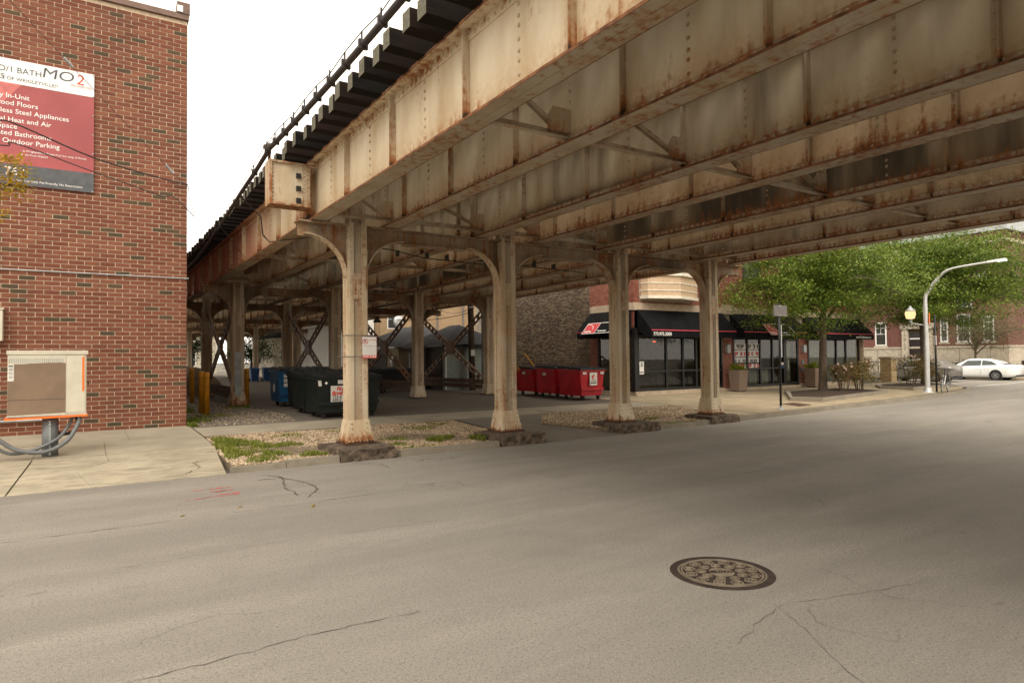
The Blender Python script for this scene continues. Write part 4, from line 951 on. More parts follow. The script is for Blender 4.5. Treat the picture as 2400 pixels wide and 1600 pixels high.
d = MB(); d.box(28.56, 28.68, FY-.03, FY+.05, .36, 2.72); d.box(29.57, 29.69, FY-.03, FY+.05, .36, 2.72); d.box(28.68, 29.57, FY-.03, FY+.05, 2.52, 2.72); d.box(28.68, 29.57, FY-.02, FY+.04, .36, .52); dr = d.build('door', M['frame'], sh)
MB().quad((28.68, FY+.01, .52), (29.57, FY+.01, .52), (29.57, FY+.01, 2.52), (28.68, FY+.01, 2.52)).build('pane', M['glass'], dr)
MB().tube([(28.75, FY-.06, 1.1), (28.75, FY-.06, 1.6)], .018, 6).build('handle', M['alu'], dr)
# interior
mb = MB(); mb.box(SX+.3, 35.2, FY+.25, 26, .28, .32); mb.box(SX+.3, 35.2, 25.9, 26, .3, 2.95); mb.box(SX+.3, 35.2, FY+.05, 26, 2.80, 2.95); mb.build('room', M['interior'], sh)
mb = MB(); mb.box(24.2, 24.3, FY+.4, 26, .3, 2.8); mb.box(30.0, 30.1, FY+.4, 26, .3, 2.8); mb.box(26, 29.5, 23.4, 23.5, .3, 2.8); mb.box(19.5, 23.4, 23.0, 23.1, .3, 1.2); mb.box(20.2, 22.6, 21.6, 22.3, .9, .98); mb.build('partition', M['interior_pale'], sh)
mb = MB()
for a, b in ((30.62, 31.98), (32.12, 32.95), (33.08, 33.85), (33.98, 35.05)):
    for k in range(2): mb.box(a+.02, b-.02, FY+.12, FY+.13, .55 if k == 0 else 1.3, 1.15 if k == 0 else 2.58)
mb.box(24.85, 25.6, FY+.12, FY+.13, .5, 1.12); mb.box(25.85, 26.55, FY+.12, FY+.13, .5, 1.12); mb.box(26.8, 27.4, FY+.12, FY+.13, .5, 1.12); mb.box(28.85, 29.3, FY+.2, FY+.21, .55, 2.4); mb.box(20.4, 20.5, FY+.1, FY+.2, .55, 1.1)
mb.build('blind', M['curtain'], sh)
for i, (x, z) in enumerate([(a, b) for a in (24.80, 25.75) for b in (2.12, 1.78, 1.44, 1.22)]):
    ph = MB(); ph.box(x+.03, x+.42, FY+.005, FY+.012, z, z+.28); ph.box(x+.45, x+.82, FY+.005, FY+.012, z, z+.28); p = ph.build('window_poster', M['sticker'], sh)
    q = MB()
    for k in range(2):
        for s in range(3):
            if (i+k+s) % 3: q.box(x+.05+k*.42+s*.115, x+.145+k*.42+s*.115, FY+.002, FY+.005, z+.03+(s % 2)*.05, z+.22)
    q.build('print', M['redlogo'] if i % 2 else M['sign_grey'], p)
p = MB().box(18.72, 19.08, FY-.026, FY-.022, 1.10, 1.62).build('window_poster', M['sticker'], sh)
q = MB(); q.box(18.74, 18.80, FY-.030, FY-.026, 1.30, 1.40); q.build('print', M['cart_blue'], p)
q = MB()
for z in (1.54, 1.48, 1.42): q.box(18.90, 19.03, FY-.030, FY-.026, z, z+.03)
q.box(18.75, 19.03, FY-.030, FY-.026, 1.16, 1.20); q.build('print', M['letter_black'], p)
for z, m in ((1.35, 'sticker'), (1.2, 'cart_blue')): MB().box(28.24, 28.42, FY-.034, FY-.03, z, z+.13).build('door_sticker', M[m], sh)
MB().box(19.95, 20.12, FY+.3, FY+.32, 2.42, 2.48).build('neon_sign', M['exit'], sh)
# awnings
def awning(x0, x1, label, o='front'):
    a = MB()
    def T(x, y, z): return (x, y, z) if o == 'front' else (SX-(FY-y), 38.4+.0+0-(x+0), z) if False else (x, y, z)
    top, lip, bot = (FY-.06, 3.74), (FY-.82, 2.90), (FY-.82, 2.60)
    sec = [top, lip, bot, (bot[0]+.02, bot[1]), (lip[0]+.02, lip[1]-.01), (top[0], top[1]-.04)]
    if o == 'front':
        a.prism(sec, 'x', x0, x1)
        for x in (x0, x1-.02): a.prism([top, lip, bot, (bot[0]+.25, bot[1]), (top[0], bot[1]+.35)], 'x', x+(-.004 if x == x0 else .004), x+.02+(-.004 if x == x0 else .004))
    else:   # on the left side wall, facing -X
        ys = lambda q: SX+.01-(FY-q)
        a.prism([(ys(p), z) for p, z in sec], 'y', x0, x1)
        for x in (x0, x1-.02): a.prism([(ys(p), z) for p, z in [top, lip, bot, (bot[0]+.25, bot[1]), (top[0], bot[1]+.35)]], 'y', x-.003, x+.023)
    w = a.build('awning', M['awning'], sh); w['label'] = label
    s = MB()
    if o == 'front': s.box(x0+.03, x1-.03, FY-.828, FY-.82, 2.865, 2.90)
    else: s.box(SX+.01-.828, SX+.01-.82, x0+.03, x1-.03, 2.865, 2.90)
    s.build('stripe', M['redline'], w); return w
a1 = awning(18.72, 23.95, 'black awning printed with a phone number'); text('lettering', '773.975.2000', .19, M['lettering'], a1, (18.52+.33, FY-.823, 2.665), bold=.003)
a2 = awning(24.45, 29.25, 'black awning with a red and white framed logo'); a3 = awning(30.05, 35.2, 'black awning printed with a web address'); text('lettering', 'www.RCCityRealestate.com', .16, M['lettering'], a3, (34.95, FY-.823, 2.675), align='RIGHT', bold=.003, sx=.8)
a4 = awning(19.62, 22.2, 'black side awning with a red logo', 'side')
def logo(par, P, U, S, N, w, h, rw):
    P = Vector(P); U = Vector(U); S = Vector(S); N = Vector(N)
    def pl(u0, u1, v0, v1, d0, d1, nm, m):
        c = [P+U*u+S*v+N*d for d in (d0, d1) for (u, v) in ((u0, v0), (u1, v0), (u1, v1), (u0, v1))]
        return MB().add(c, [(0, 1, 2, 3), (7, 6, 5, 4), (0, 4, 5, 1), (1, 5, 6, 2), (2, 6, 7, 3), (3, 7, 4, 0)]).build(nm, M[m], par)
    pl(0, w, 0, h, .01, .03, 'logo_board', 'awning'); pl(.0, rw, 0, h, .03, .034, 'logo_square', 'redlogo')
    for a, b, c, d in ((0, w, 0, .025), (0, w, h-.025, h), (0, .025, 0, h), (w-.025, w, 0, h), (rw, rw+.02, 0, h)): pl(a, b, c, d, .034, .038, 'logo_rim', 'lettering')
    m = MB()
    for k in range(8):
        a0, a1_ = k*math.pi/16, (k+1)*math.pi/16; r = rw*.62
        q0, q1 = [P+U*(rw*.06+r*math.sin(a))+S*(h*.38+h*.5*math.cos(a))+N*.037 for a in (a0, a1_)]; m.bar(q0, q1, .022, .004, N)
    m.build('logo_arc', M['lettering'], par)
    text('lettering', 'RealLiving', .15, M['lettering'], par, P+U*(rw*.12)+S*(h*.14)+N*.036, U, S, .001, sx=.75, bold=.004)
    text('lettering', 'TheDwellTeam', .12, M['lettering'], par, P+U*(rw+.1)+S*(h*.17)+N*.031, U, S, .001, sx=.75, bold=.003)
sl_ = Vector((0, .76, .84)).normalized(); sn_ = Vector((0, -.84, .76)).normalized()
logo(a2, Vector((26.15, FY-.82, 2.90))-sl_*.22, (1, 0, 0), sl_, sn_, 1.95, .72, .72)
sl2 = Vector((.76, 0, .84)).normalized(); sn2 = Vector((-.84, 0, .76)).normalized()
logo(a4, Vector((SX+.01-.82, 21.75, 2.90))-sl2*.16, (0, -1, 0), sl2, sn2, 1.75, .62, .82)
# corner bay and upper windows
bay = [(18.95, FY-.03), (19.0, FY-.42), (20.42, FY-.85), (21.9, FY-.42), (21.95, FY-.03)]
mb = MB(); mb.prism(bay, 'z', 4.30, 5.12); mb.build('bay_panel', M['tan_panel'], sh)
def grow(P, g): cx = sum(p[0] for p in P)/len(P); return [(cx+(x-cx)*(1+g), FY-.03+(y-FY+.03)*(1+2.6*g)) for x, y in P]
mb = MB(); mb.prism(grow(bay, .03), 'z', 4.18, 4.30); mb.prism(grow(bay, .012), 'z', 4.50, 4.54); mb.prism(grow(bay, .012), 'z', 4.80, 4.84); mb.prism(grow(bay, .045), 'z', 5.12, 5.26); mb.prism(grow(bay, .03), 'z', 7.0, 7.3); mb.build('bay_moulding', M['cream_trim'], sh)
mb = MB(); mb.prism(grow(bay, -.03), 'z', 5.26, 7.0); mb.build('bay_glazing', M['pane'], sh)
mb = MB()
for (x, y) in grow(bay, -.015)[1:4]+[(19.7, FY-.63), (21.15, FY-.63)]: mb.box(x-.07, x+.07, y-.06, y+.06, 5.26, 7.0)
mb.build('bay_mullion', M['cream_trim'], sh)
for x in (25.5, 30.0, 32.2): window(sh, (x, FY-.005, 5.22), (1, 0, 0), (0, -1, 0), 1.3, 1.9, M['frame'], M['pane'])
for x in (24.25, 30.05): MB().box(x-.11, x+.11, FY-.16, FY-.0, 1.95, 2.32).build('wall_lamp', M['galv'], sh)
for x, z in ((30.0, 1.38), (29.95, 1.02)): MB().box(x-.1, x+.1, FY-.04, FY, z, z+.18).build('wall_plaque', M['grey_pipe'], sh)
# --- dark common brick building
kb = thing('common_brick_building', 'old dark common brick wall left of the corner shop', 'building', (18.6, 25, .25))
MB().box(18.62, 34, 22.32, 28.5, -.1, 9.0).build('wall', M['mortar_grey'], kb)
brick_field(kb, (18.62, 28.5, .24), (0, -1, 0), (-1, 0, 0), 6.18, 8.6, .213, .0725, .015, [], M['brick_dark'])
MB().box(18.55, 34, 22.3, 28.55, 9.0, 9.15).build('coping', M['stone'], kb)
t = thing('low_brick_wall', 'low dark brick yard wall behind the red dumpsters', 'wall', (18.6, 30, .27)); MB().box(18.55, 18.75, 28.5, 31.4, .1, 1.25).build('core', M['mortar_grey'], t); brick_field(t, (18.55, 31.4, .27), (0, -1, 0), (-1, 0, 0), 2.9, .95, .213, .0725, .015, [], M['brick_dark']); MB().box(18.5, 18.8, 28.5, 31.42, 1.25, 1.33).build('cap', M['stone'], t)
# --- garages
def bricktex(name, c1, c2, mo, bw=.21, bh=.072):
    t = NT(name); s = t.n('SeparateXYZ', i_0=t.n('NewGeometry').outputs['Position']); v = t.n('CombineXYZ', i_0=t.math('ADD', s.outputs[0], s.outputs[1]), i_1=s.outputs[2]).outputs[0]
    b = t.n('TexBrick', i_Vector=v, i_Scale=1., i_Mortar_Size=.007, i_Brick_Width=bw, i_Row_Height=bh); b.inputs['Color1'].default_value = (*c1, 1); b.inputs['Color2'].default_value = (*c2, 1); b.inputs['Mortar'].default_value = (*mo, 1)
    n = t.noise(t.pos((.5, .5, .25)), 1.4, 4); c = t.mix(t.mr(n, .45, .75, 0, .45), b.outputs[0], [q*.45 for q in c1])
    return t.fin(c, .9, 0, b.outputs[1], -.006, .6, .2)
M['bt_far'] = bricktex('far_maroon_brick', (.15, .060, .048), (.19, .075, .06), (.15, .11, .095)); M['bt_tan'] = bricktex('far_tan_brick', (.42, .28, .155), (.33, .22, .12), (.30, .25, .19))
g = thing('garage', 'grey hip roofed garage with pale green siding and a brown door', 'garage', (16.5, 31, .27)); gx0, gx1, gy0, gy1 = 14.85, 18.2, 28.9, 33.4
MB().box(gx0+.03, gx1, gy0+.03, gy1, .2, 2.55).build('wall', M['siding'], g)
for k in range(15): MB().hexa([(gx0+.02, gy0-.012, .42+k*.142), (gx1, gy0-.012, .42+k*.142), (gx1, gy0+.03, .42+k*.142), (gx0+.02, gy0+.03, .42+k*.142), (gx0+.02, gy0+.012, .558+k*.142), (gx1, gy0+.012, .558+k*.142), (gx1, gy0+.03, .558+k*.142), (gx0+.02, gy0+.03, .558+k*.142)]).build('siding_board', M['siding'], g)
MB().box(gx0-.03, gx0+.03, gy0-.03, gy0+.06, .3, 2.5).build('corner_board', M['white'], g)
dd = MB(); dd.box(gx0-.03, gx0+.03, gy0+.45, gy1-.3, .25, 2.15); dd = dd.build('door', M['garage_brown'], g)
MB().box(gx0-.012, gx0+.03, gy0+.08, gy1, 2.16, 2.5).build('door_header', M['garage_brown'], g)
mb = MB(); e = .3; mb.add([(gx0-e, gy0-e, 2.52), (gx1+e, gy0-e, 2.52), (gx1+e, gy1+e, 2.52), (gx0-e, gy1+e, 2.52), ((gx0+gx1)/2, gy0+1.7, 3.62), ((gx0+gx1)/2, gy1-1.7, 3.62)], [(0, 1, 4), (1, 2, 5, 4), (2, 3, 5), (3, 0, 4, 5), (3, 2, 1, 0)]); mb.build('roof', M['shingle'], g)
mb = MB(); mb.box(gx0-e-.02, gx1+e, gy0-e-.02, gy0-e+.06, 2.42, 2.53); mb.box(gx0-e-.02, gx0-e+.06, gy0-e, gy1+e, 2.42, 2.53); mb.build('fascia', M['black'], g)
t = MB(); t.box(16.9, 17.7, gy0-.05, gy0-.013, .5, 2.05); wn_ = t.build('door', M['black'], g)
mb = MB()
for k in range(7): mb.box(16.93+k*.115, 16.95+k*.115, gy0-.075, gy0-.05, .55, 2.0)
mb.build('grille_bar', M['galv'], wn_)
g = thing('garage', 'grey roofed garage with white gutter behind the second crossed brace', 'garage', (16, 38, .27)); gx0, gx1, gy0, gy1 = 14.6, 20, 34.2, 42.5
MB().box(gx0, gx1, gy0, gy1, .2, 2.5).build('wall', M['brick_tan'] if False else M['stone'], g)
MB().box(gx0-.03, gx0, gy0+1.6, gy1-.4, .25, 2.2).build('door', M['garage_brown'], g); MB().box(gx0-.03, gx0, gy0+.25, gy0+1.1, .9, 2.0).build('window', M['pane'], g)
mb = MB(); mb.add([(gx0-e, gy0-e, 2.5), (gx1+e, gy0-e, 2.5), (gx1+e, gy1+e, 2.5), (gx0-e, gy1+e, 2.5), ((gx0+gx1)/2, gy0+2.6, 3.9), ((gx0+gx1)/2, gy1-2.6, 3.9)], [(0, 1, 4), (1, 2, 5, 4), (2, 3, 5), (3, 0, 4, 5), (3, 2, 1, 0)]); mb.build('roof', M['shingle'], g)
MB().box(gx0-e-.08, gx0-e+.02, gy0-e, gy1+e, 2.43, 2.54).build('gutter', M['white'], g)
# --- flats behind
def block(name, label, x0, x1, y0, y1, h, m, wins, fm, faces='S', roof=None):
    b = thing(name, label, 'building', ((x0+x1)/2, (y0+y1)/2, .2)); MB().box(x0, x1, y0, y1, 0, h).build('wall', m, b)
    for f, u, z, w, hh in wins:
        if f == 'S': window(b, (x0+u, y0-.005, z), (1, 0, 0), (0, -1, 0), w, hh, fm, M['pane'])
        else: window(b, (x0-.005, y1-u, z), (0, -1, 0), (-1, 0, 0), w, hh, fm, M['pane'])
    if roof:
        mb = MB(); xm = (x0+x1)/2; mb.add([(x0-.4, y0-.4, h), (x1+.4, y0-.4, h), (x1+.4, y1+.4, h), (x0-.4, y1+.4, h), (xm, y0-.4, h+roof), (xm, y1+.4, h+roof)], [(0, 1, 4), (1, 2, 5, 4), (2, 3, 5), (3, 0, 4, 5), (3, 2, 1, 0)]); mb.build('roof', M['shingle'], b)
    else: MB().box(x0-.1, x1+.1, y0-.1, y1+.1, h, h+.25).build('coping', M['stone'], b)
    return b
b = block('flats', 'tan brick flats behind the grey garages', 18.2, 34, 46, 58, 11, M['bt_tan'], [('S', .55, 4.1, .8, 1.5), ('S', 2.7, 4.6, .9, 1.7), ('S', 3.3, 7.6, .9, 1.7), ('S', .6, 7.4, .8, 1.5), ('S', 10, 4.6, .9, 1.7), ('W', 4, 4, .9, 1.6), ('W', 8, 4, .9, 1.6)], M['white'])
mb = MB()
for x in (22.9, 25.2, 28.9): mb.tube([(x, 45.93, .5), (x, 45.93, 10.8)], .06, 6)
mb.build('downspout', M['grey_pipe'], b)
block('white_house', 'white house wall between the tow sign and the tan flats', 15.2, 18.1, 47, 58, 8.5, M['white'], [('S', .75, 4.2, .6, 1.1), ('S', 2.0, 2.6, .6, .9)], M['sign_grey'])
block('beige_house', 'small beige sided house seen far under the railway', 14.2, 18.5, 62, 70, 3.9, M['cream_trim'], [('S', .6, 1.8, .7, 1.1), ('S', 2.6, 1.8, .7, 1.1)], M['white'], roof=1.5)
b = block('white_house', 'white clapboard garage with a red brown roof behind the blue dumpsters', 16.0, 21.5, 56, 61.5, 2.7, M['white'], [], M['white']); 
mb = MB(); mb.add([(15.7, 55.7, 2.7), (21.8, 55.7, 2.7), (21.8, 61.8, 2.7), (15.7, 61.8, 2.7), (18.7, 58.7, 4.2)], [(0, 1, 4), (1, 2, 4), (2, 3, 4), (3, 0, 4), (3, 2, 1, 0)]); mb.build('roof', plain('roof_red_brown', (.16, .085, .07), .9), b)
mb = MB()
for k in range(13): mb.box(16.0, 21.5, 55.97, 56, .35+k*.18, .50+k*.18)
mb.build('siding_board', M['white'], b)['kind'] = 'stuff'
b = block('porch_house', 'white three storey rear porches far under the railway', 17.5, 26, 76, 86, 9, M['white'], [('S', 1, 1, 1, 1.8), ('S', 3.2, 1, 1, 1.8), ('S', 1, 4, 1, 1.8), ('S', 3.2, 4, 1, 1.8)], M['sign_grey'])
mb = MB()
for z in (.3, 3.2, 6.1): mb.box(16.6, 22, 73.5, 76, z+.0, z+.2)
for x in (16.7, 18.4, 20.1, 21.8): mb.box(x-.08, x+.08, 73.6, 73.76, 0, 9)
mb.build('porch', M['white'], b)
block('red_flats', 'pale stuccoed building closing the view far behind', 5, 14, 92, 100, 9, M['stone_far'], [('S', 1, 1.2, 1, 1.8), ('S', 3, 1.2, 1, 1.8), ('S', 5.5, 1.2, 1, 1.8), ('S', 1, 4.4, 1, 1.8), ('S', 3, 4.4, 1, 1.8), ('S', 5.5, 4.4, 1, 1.8)], M['white'])
# --- far building across the side street
fb = thing('apartment_building', 'maroon brick apartment building with limestone base across the side street', 'building', (60, 26, .1)); fx = 60.; fy0, fy1 = 21.5, 44
MB().box(fx, fx+22, fy0, fy1, 2.34, 11.5).build('wall', M['bt_far'], fb)
MB().box(fx-.06, fx+22, fy0-.06, fy1, 0, 2.34).build('stone_base', M['stone_far'], fb)
mb = MB(); mb.box(fx-.12, fx+22, fy0-.12, fy1, 2.30, 2.46); mb.box(fx-.1, fx+22, fy0-.1, fy1, 10.6, 10.85); mb.build('string_course', M['stone_far'], fb)
MB().box(fx-.25, fx+22, fy0-.25, fy1, 11.5, 12.6).build('cornice', M['galv'], fb)
for y in np.arange(fy0+1.2, fy1, 2.2): MB().box(fx-.068, fx-.06, y-.012, y+.012, .1, 2.3).build('stone_joint', M['joint'], fb)
for (yl, z, w, h) in ((25.05, 2.75, 1.0, 2.3), (23.15, 2.8, .75, 2.0), (26.3, 2.8, .6, 2.0), (31.7, 2.6, 1.0, 2.1), (34.5, 2.6, 1.0, 2.1), (24.0, 8.0, 1.1, 2.2), (27.5, 8.0, 1.1, 2.2), (31.0, 8.0, 1.1, 2.2), (25.0, 5.6, 1.1, 1.9)):
    window(fb, (fx-.01, yl, z), (0, -1, 0), (-1, 0, 0), w, h, M['white'], M['pane'], [(.06, w-.06, h*.75-.015, h*.75+.015), (w/2-.015, w/2+.015, h/2, h-.06)], .1)
    MB().box(fx-.05, fx-.02, yl-w-.12, yl+.12, z-.16, z-.02).build('sill', M['stone_far'], fb)
mb = MB(); mb.box(fx-.35, fx-.062, 28.75, 29.25, .1, 4.0); mb.box(fx-.35, fx-.062, 26.85, 27.35, .1, 4.0); mb.box(fx-.42, fx-.062, 26.75, 29.35, 4.0, 4.45); mb.build('door_surround', M['stone_far'], fb)
dd = MB().box(fx-.1, fx-.062, 27.35, 28.75, .3, 3.1).build('door', plain('dark_door', (.02, .012, .012), .5), fb); MB().box(fx-.12, fx-.1, 27.4, 28.7, 3.1, 3.2).build('transom_bar', M['white'], dd); MB().box(fx-.09, fx-.062, 27.4, 28.7, 3.2, 3.75).build('transom_pane', M['pane'], dd)
for k, ch in enumerate('1012'): text('house_number', ch, .36, M['letter_black'], fb, (fx-.352, 29.08, 3.35-k*.38), (0, -1, 0), (0, 0, 1), .003)
MB().box(fx+.6, fx+22, fy0+.6, fy1, 12.6, 14.2).build('roof', M['galv'], fb)
for n_, (x, z) in enumerate([(64, 8), (69, 8), (64, 4), (69, 4)]): window(fb, (x, fy0-.01, z), (1, 0, 0), (0, -1, 0), 1.2, 2, M['white'], M['pane'])
# --- unseen flats added behind the camera to cut skylight, mirrored in the shop windows
block('added_flats', 'added brick flats out of view behind the camera, cutting skylight and reflected in the shop windows', 18.5, 58, -36, -22, 9, M['bt_far'], [], M['white'])
block('added_flats', 'added tan brick flats out of view behind the camera, cutting skylight left of the railway', -36, 0, -34, -20, 9, M['bt_tan'], [], M['white'])
# ---------------- street objects
# utility cabinet on a pole, with looping conduits
t = thing('utility_cabinet', 'beige utility cabinet on a grey post with brown painted patch and orange tape', 'utility cabinet', (-.56, 14.1, .16)); cy = 13.92
MB().box(-1.145, -.03, cy, cy+.42, .90, 1.95).build('body', M['beige'], t, bevel=.008)
MB().box(-1.165, -.005, cy-.02, cy+.44, 1.95, 2.02).build('cover', M['beige'], t, bevel=.006)
mb = MB(); mb.box(-1.15, -.335, cy-.010, cy, .90, 1.945); mb.build('door', M['beige'], t, bevel=.003)
mb = MB(); mb.box(-.325, -.05, cy-.010, cy, .93, 1.94); mb.build('side_panel', M['white'] if False else M['beige'], t, bevel=.003)
mb = MB(); P = [(-1.148, .915)]+[(-1.148, 1.5), (-1.06, 1.51), (-1.06, 1.79)]+[(-1.06+k*.072, 1.785+random.uniform(-.008, .012)+k*.002) for k in range(1, 11)]+[(-.338, 1.80), (-.338, .935)]
mb.prism(P, 'y', cy-.0135, cy-.0102); mb.build('painted_patch', M['brownpaint'], t)
MB().box(-1.148, -.338, cy-.0145, cy-.0136, 1.172, 1.178).build('seam', M['letter_black'], t)
mb = MB()
for k in range(26): mb.box(-1.13+k*.03, -1.118+k*.03, cy-.0125, cy-.0102, 1.81, 1.885)
mb.build('vent_louvre', M['galv'], t)['kind'] = 'stuff'
MB().box(-.095, -.06, cy-.013, cy-.0102, 1.30, 1.91).build('orange_strip', M['orange'], t)
mb = MB(); mb.hexa([(-1.19, cy-.025, .835), (-.01, cy-.025, .855), (-.01, cy+.42, .855), (-1.19, cy+.42, .835), (-1.19, cy-.025, .872), (-.01, cy-.025, .892), (-.01, cy+.42, .892), (-1.19, cy+.42, .872)]); mb.build('orange_strip', M['orange'], t)
MB().box(-1.17, -.02, cy-.02, cy+.43, .888, .90).build('bottom_lip', M['alu'], t)
st = MB().box(-1.145, -1.065, cy-.0165, cy-.014, 1.50, 1.78).build('warning_label', M['sticker'], t)
mb = MB(); mb.box(-1.135, -1.075, cy-.018, cy-.0165, 1.745, 1.765); mb.box(-1.13, -1.08, cy-.018, cy-.0165, 1.70, 1.71); mb.box(-1.13, -1.08, cy-.018, cy-.0165, 1.685, 1.69); mb.lathe([(.018, 0), (.024, 0), (.024, .002), (.018, .002), (.018, 0)], (-1.105, cy-.018, 1.635), 16, 'y'); mb.box(-1.13, -1.08, cy-.018, cy-.0165, 1.575, 1.582); mb.box(-1.125, -1.085, cy-.018, cy-.0165, 1.555, 1.562); mb.build('print', M['letter_black'], st)
MB().box(-.015, .005, cy+.1, cy+.16, 1.40, 1.47).build('lock', M['black_steel'], t)
MB().tube([(-.56, 14.12, .1), (-.56, 14.12, .90)], .122, 20).build('post', M['grey_pipe'], t, True)
mb = MB(); mb.box(-.575, -.545, 13.985, 14.0, .2, .78); mb.rivet((-.56, 13.985, .78), (0, -1, 0), .022, .02); mb.rivet((-.56, 13.985, .72), (0, -1, 0), .022, .02); mb.build('cleat', M['galv'], t)
def arcpts(P, n=10):
    P = [Vector(p) for p in P]; out = []
    for i in range(len(P)-1):
        p0 = P[max(i-1, 0)]; p1 = P[i]; p2 = P[i+1]; p3 = P[min(i+2, len(P)-1)]
        for k in range(n):
            s = k/n; out.append(.5*((2*p1)+(p2-p0)*s+(2*p0-5*p1+4*p2-p3)*s*s+(3*p1-p0-3*p2+p3)*s**3))
    return out+[P[-1]]
MB().tube(arcpts([(-.12, 14.0, .88), (-.16, 13.96, .70), (-.32, 13.9, .43), (-.62, 13.82, .28), (-1.0, 13.8, .34), (-1.3, 13.8, .56), (-1.7, 13.85, .75), (-2.2, 13.9, .8)]), .036, 10).build('conduit', M['grey_pipe'], t, True)
MB().tube(arcpts([(-.23, 14.1, .88), (-.28, 14.06, .72), (-.45, 13.96, .48), (-.8, 13.90, .31), (-1.1, 13.9, .28), (-1.35, 13.9, .42), (-1.7, 14, .6)]), .028, 10).build('conduit', M['grey_pipe'], t, True)
MB().tube(arcpts([(-.20, 14.2, .88), (-.16, 14.25, .72), (-.2, 14.3, .58), (-.34, 14.35, .52), (-.5, 14.4, .55)]), .028, 8).build('conduit', M['black_steel'], t, True)
# bollards
def bollard(x, y, h, label):
    t = thing('bollard', label, 'bollard', (x, y, zg(y)), 'yellow bollards'); z = zg(y)
    MB().lathe([(.085, z-.05), (.085, z+h-.03), (.075, z+h), (.03, z+h+.008)], (x, y, 0), 16).build('post', M['yellow'], t, True)
    for q in (.17, .42): MB().lathe([(.0853, z+h-q), (.0875, z+h-q), (.0875, z+h-q+.018), (.0853, z+h-q+.018)], (x, y, 0), 16).build('band', M['yellow_band'], t)
    return t
bollard(3.27, 27.2, 1.30, 'yellow bollard farthest back beside the brick corner'); bollard(2.88, 21.7, 1.24, 'middle yellow bollard, left one of the close pair'); bollard(2.93, 21.1, 1.23, 'nearest yellow bollard, right one of the close pair'); bollard(4.72, 24.6, 1.27, 'yellow bollard tight against the patched grey column')
MB_p = MB(); MB_p.box(4.20, 4.40, 23.86, 23.885, .62, 2.1); tag(MB_p.build('kick_plate', M['galv']), 'grey sheet metal patch bolted on the second row column by the bollard', 'metal patch')
# dumpsters
def dumpster(loc, w, dp, h, m, label, group, flip=0, lidn=2, taper=.1, handles=True):
    """local: front face looks to -Y, left-front bottom corner at the origin"""
    t = thing('dumpster', label, 'dumpster', loc, group, True); b = MB(); z0 = .17
    b.hexa([(taper, .06, z0), (w-taper, .06, z0), (w-.05, dp, z0), (.05, dp, z0), (0, 0, h-.05), (w, 0, h-.05), (w, dp, h), (0, dp, h)]); b.build('body', m, t)
    r = MB(); r.bar((-.02, -.02, h-.07), (w+.02, -.02, h-.07), .05, .07); r.bar((-.02, -.02, h-.07), (-.02, dp+.02, h-.02), .05, .07); r.bar((w+.02, -.02, h-.07), (w+.02, dp+.02, h-.02), .05, .07); r.build('rim', m, t)
    r = MB(); r.bar((taper*.55, -.0, .42), (w-taper*.55, -.0, .42), .06, .10); r.build('front_rib', m, t)
    for s in ((0, 1) if m is M['dump_black'] else ()):
        p = MB(); x = -.13 if s == 0 else w-.02; p.box(x+.0, x+.15, dp*.25, dp*.8, h*.48, h*.48+.17); p.build('fork_pocket', m, t)
    for k in range(lidn):
        a = -.03+k*(w+.06)/lidn+.012; c = a+(w+.06)/lidn-.024; l = MB()
        l.hexa([(a, -.07, h-.03), (c, -.07, h-.03), (c, dp+.05, h+.03), (a, dp+.05, h+.03), (a, -.07, h+.0), (c, -.07, h+.0), (c, dp+.05, h+.10), (a, dp+.05, h+.10)])
        for q in range(4): u = a+(c-a)*(q+.5)/4; l.hexa([(u-.05, -.05, h+.0), (u+.05, -.05, h+.0), (u+.05, dp, h+.09), (u-.05, dp, h+.09), (u-.04, -.03, h+.035), (u+.04, -.03, h+.035), (u+.04, dp, h+.125), (u-.04, dp, h+.125)])
        l.build('lid', M['lid'], t)
    for (x, y) in ((taper+.12, .16), (w-taper-.12, .16), (.2, dp-.15), (w-.2, dp-.15)):
        c = MB(); c.lathe([(.075, -.025), (.075, .025)], (x+.03, y, .075), 12, 'x'); c.box(x-.01, x+.0, y-.04, y+.04, .05, z0); c.box(x+.06, x+.07, y-.04, y+.04, .05, z0); c.box(x-.05, x+.11, y-.06, y+.06, z0-.02, z0); c.build('caster', M['black_steel'], t)
    return t
GRP = 'dark green dumpsters'
d1 = dumpster((5.17, 17.75, .20), 1.85, 1.15, 1.16, M['dump_green'], 'nearest dark green dumpster with a white red lettered placard', GRP)
p = MB().box(.92, 1.55, -.040, -.034, .46, .90).build('placard', M['sticker'], d1)
text('lettering', 'Flood', .14, M['letter_red'], p, (1.08, -.041, .77), bold=.006, shear=.2); text('lettering', 'Brothers', .15, M['letter_red'], p, (.95, -.041, .65), bold=.007, shear=.2, sx=.95)
text('lettering', '773-6', .11, M['letter_black'], p, (.97, -.041, .56), bold=.002); text('lettering', '630-2', .11, M['letter_black'], p, (.96, -.041, .475), bold=.002)
p.location.x = -.52; MB().box(.60, .83, -.040, -.034, .95, 1.06).build('label_sticker', M['sticker'], d1)
def diamond(par, x, z, s=.045): MB().prism([(x-s, z), (x, z-s), (x+s, z), (x, z+s)], 'y', -.030, -.022).build('reflector', M['lettering'], par)
diamond(d1, .28, .98)
MB().hexa([(.07, -.028, .90), (.16, -.028, .90), (.16, -.02, .90), (.07, -.02, .90), (.05, -.036, 1.06), (.14, -.036, 1.06), (.14, -.03, 1.06), (.05, -.03, 1.06)]).build('label_sticker', M['sticker'], d1)
d2 = dumpster((5.22, 19.35, .21), 1.85, 1.1, 1.14, M['dump_green'], 'second dark green dumpster, between the placard one and the third', GRP); diamond(d2, .42, .97); MB().box(.08, .22, -.034, -.028, .88, 1.05).build('label_sticker', M['sticker'], d2)
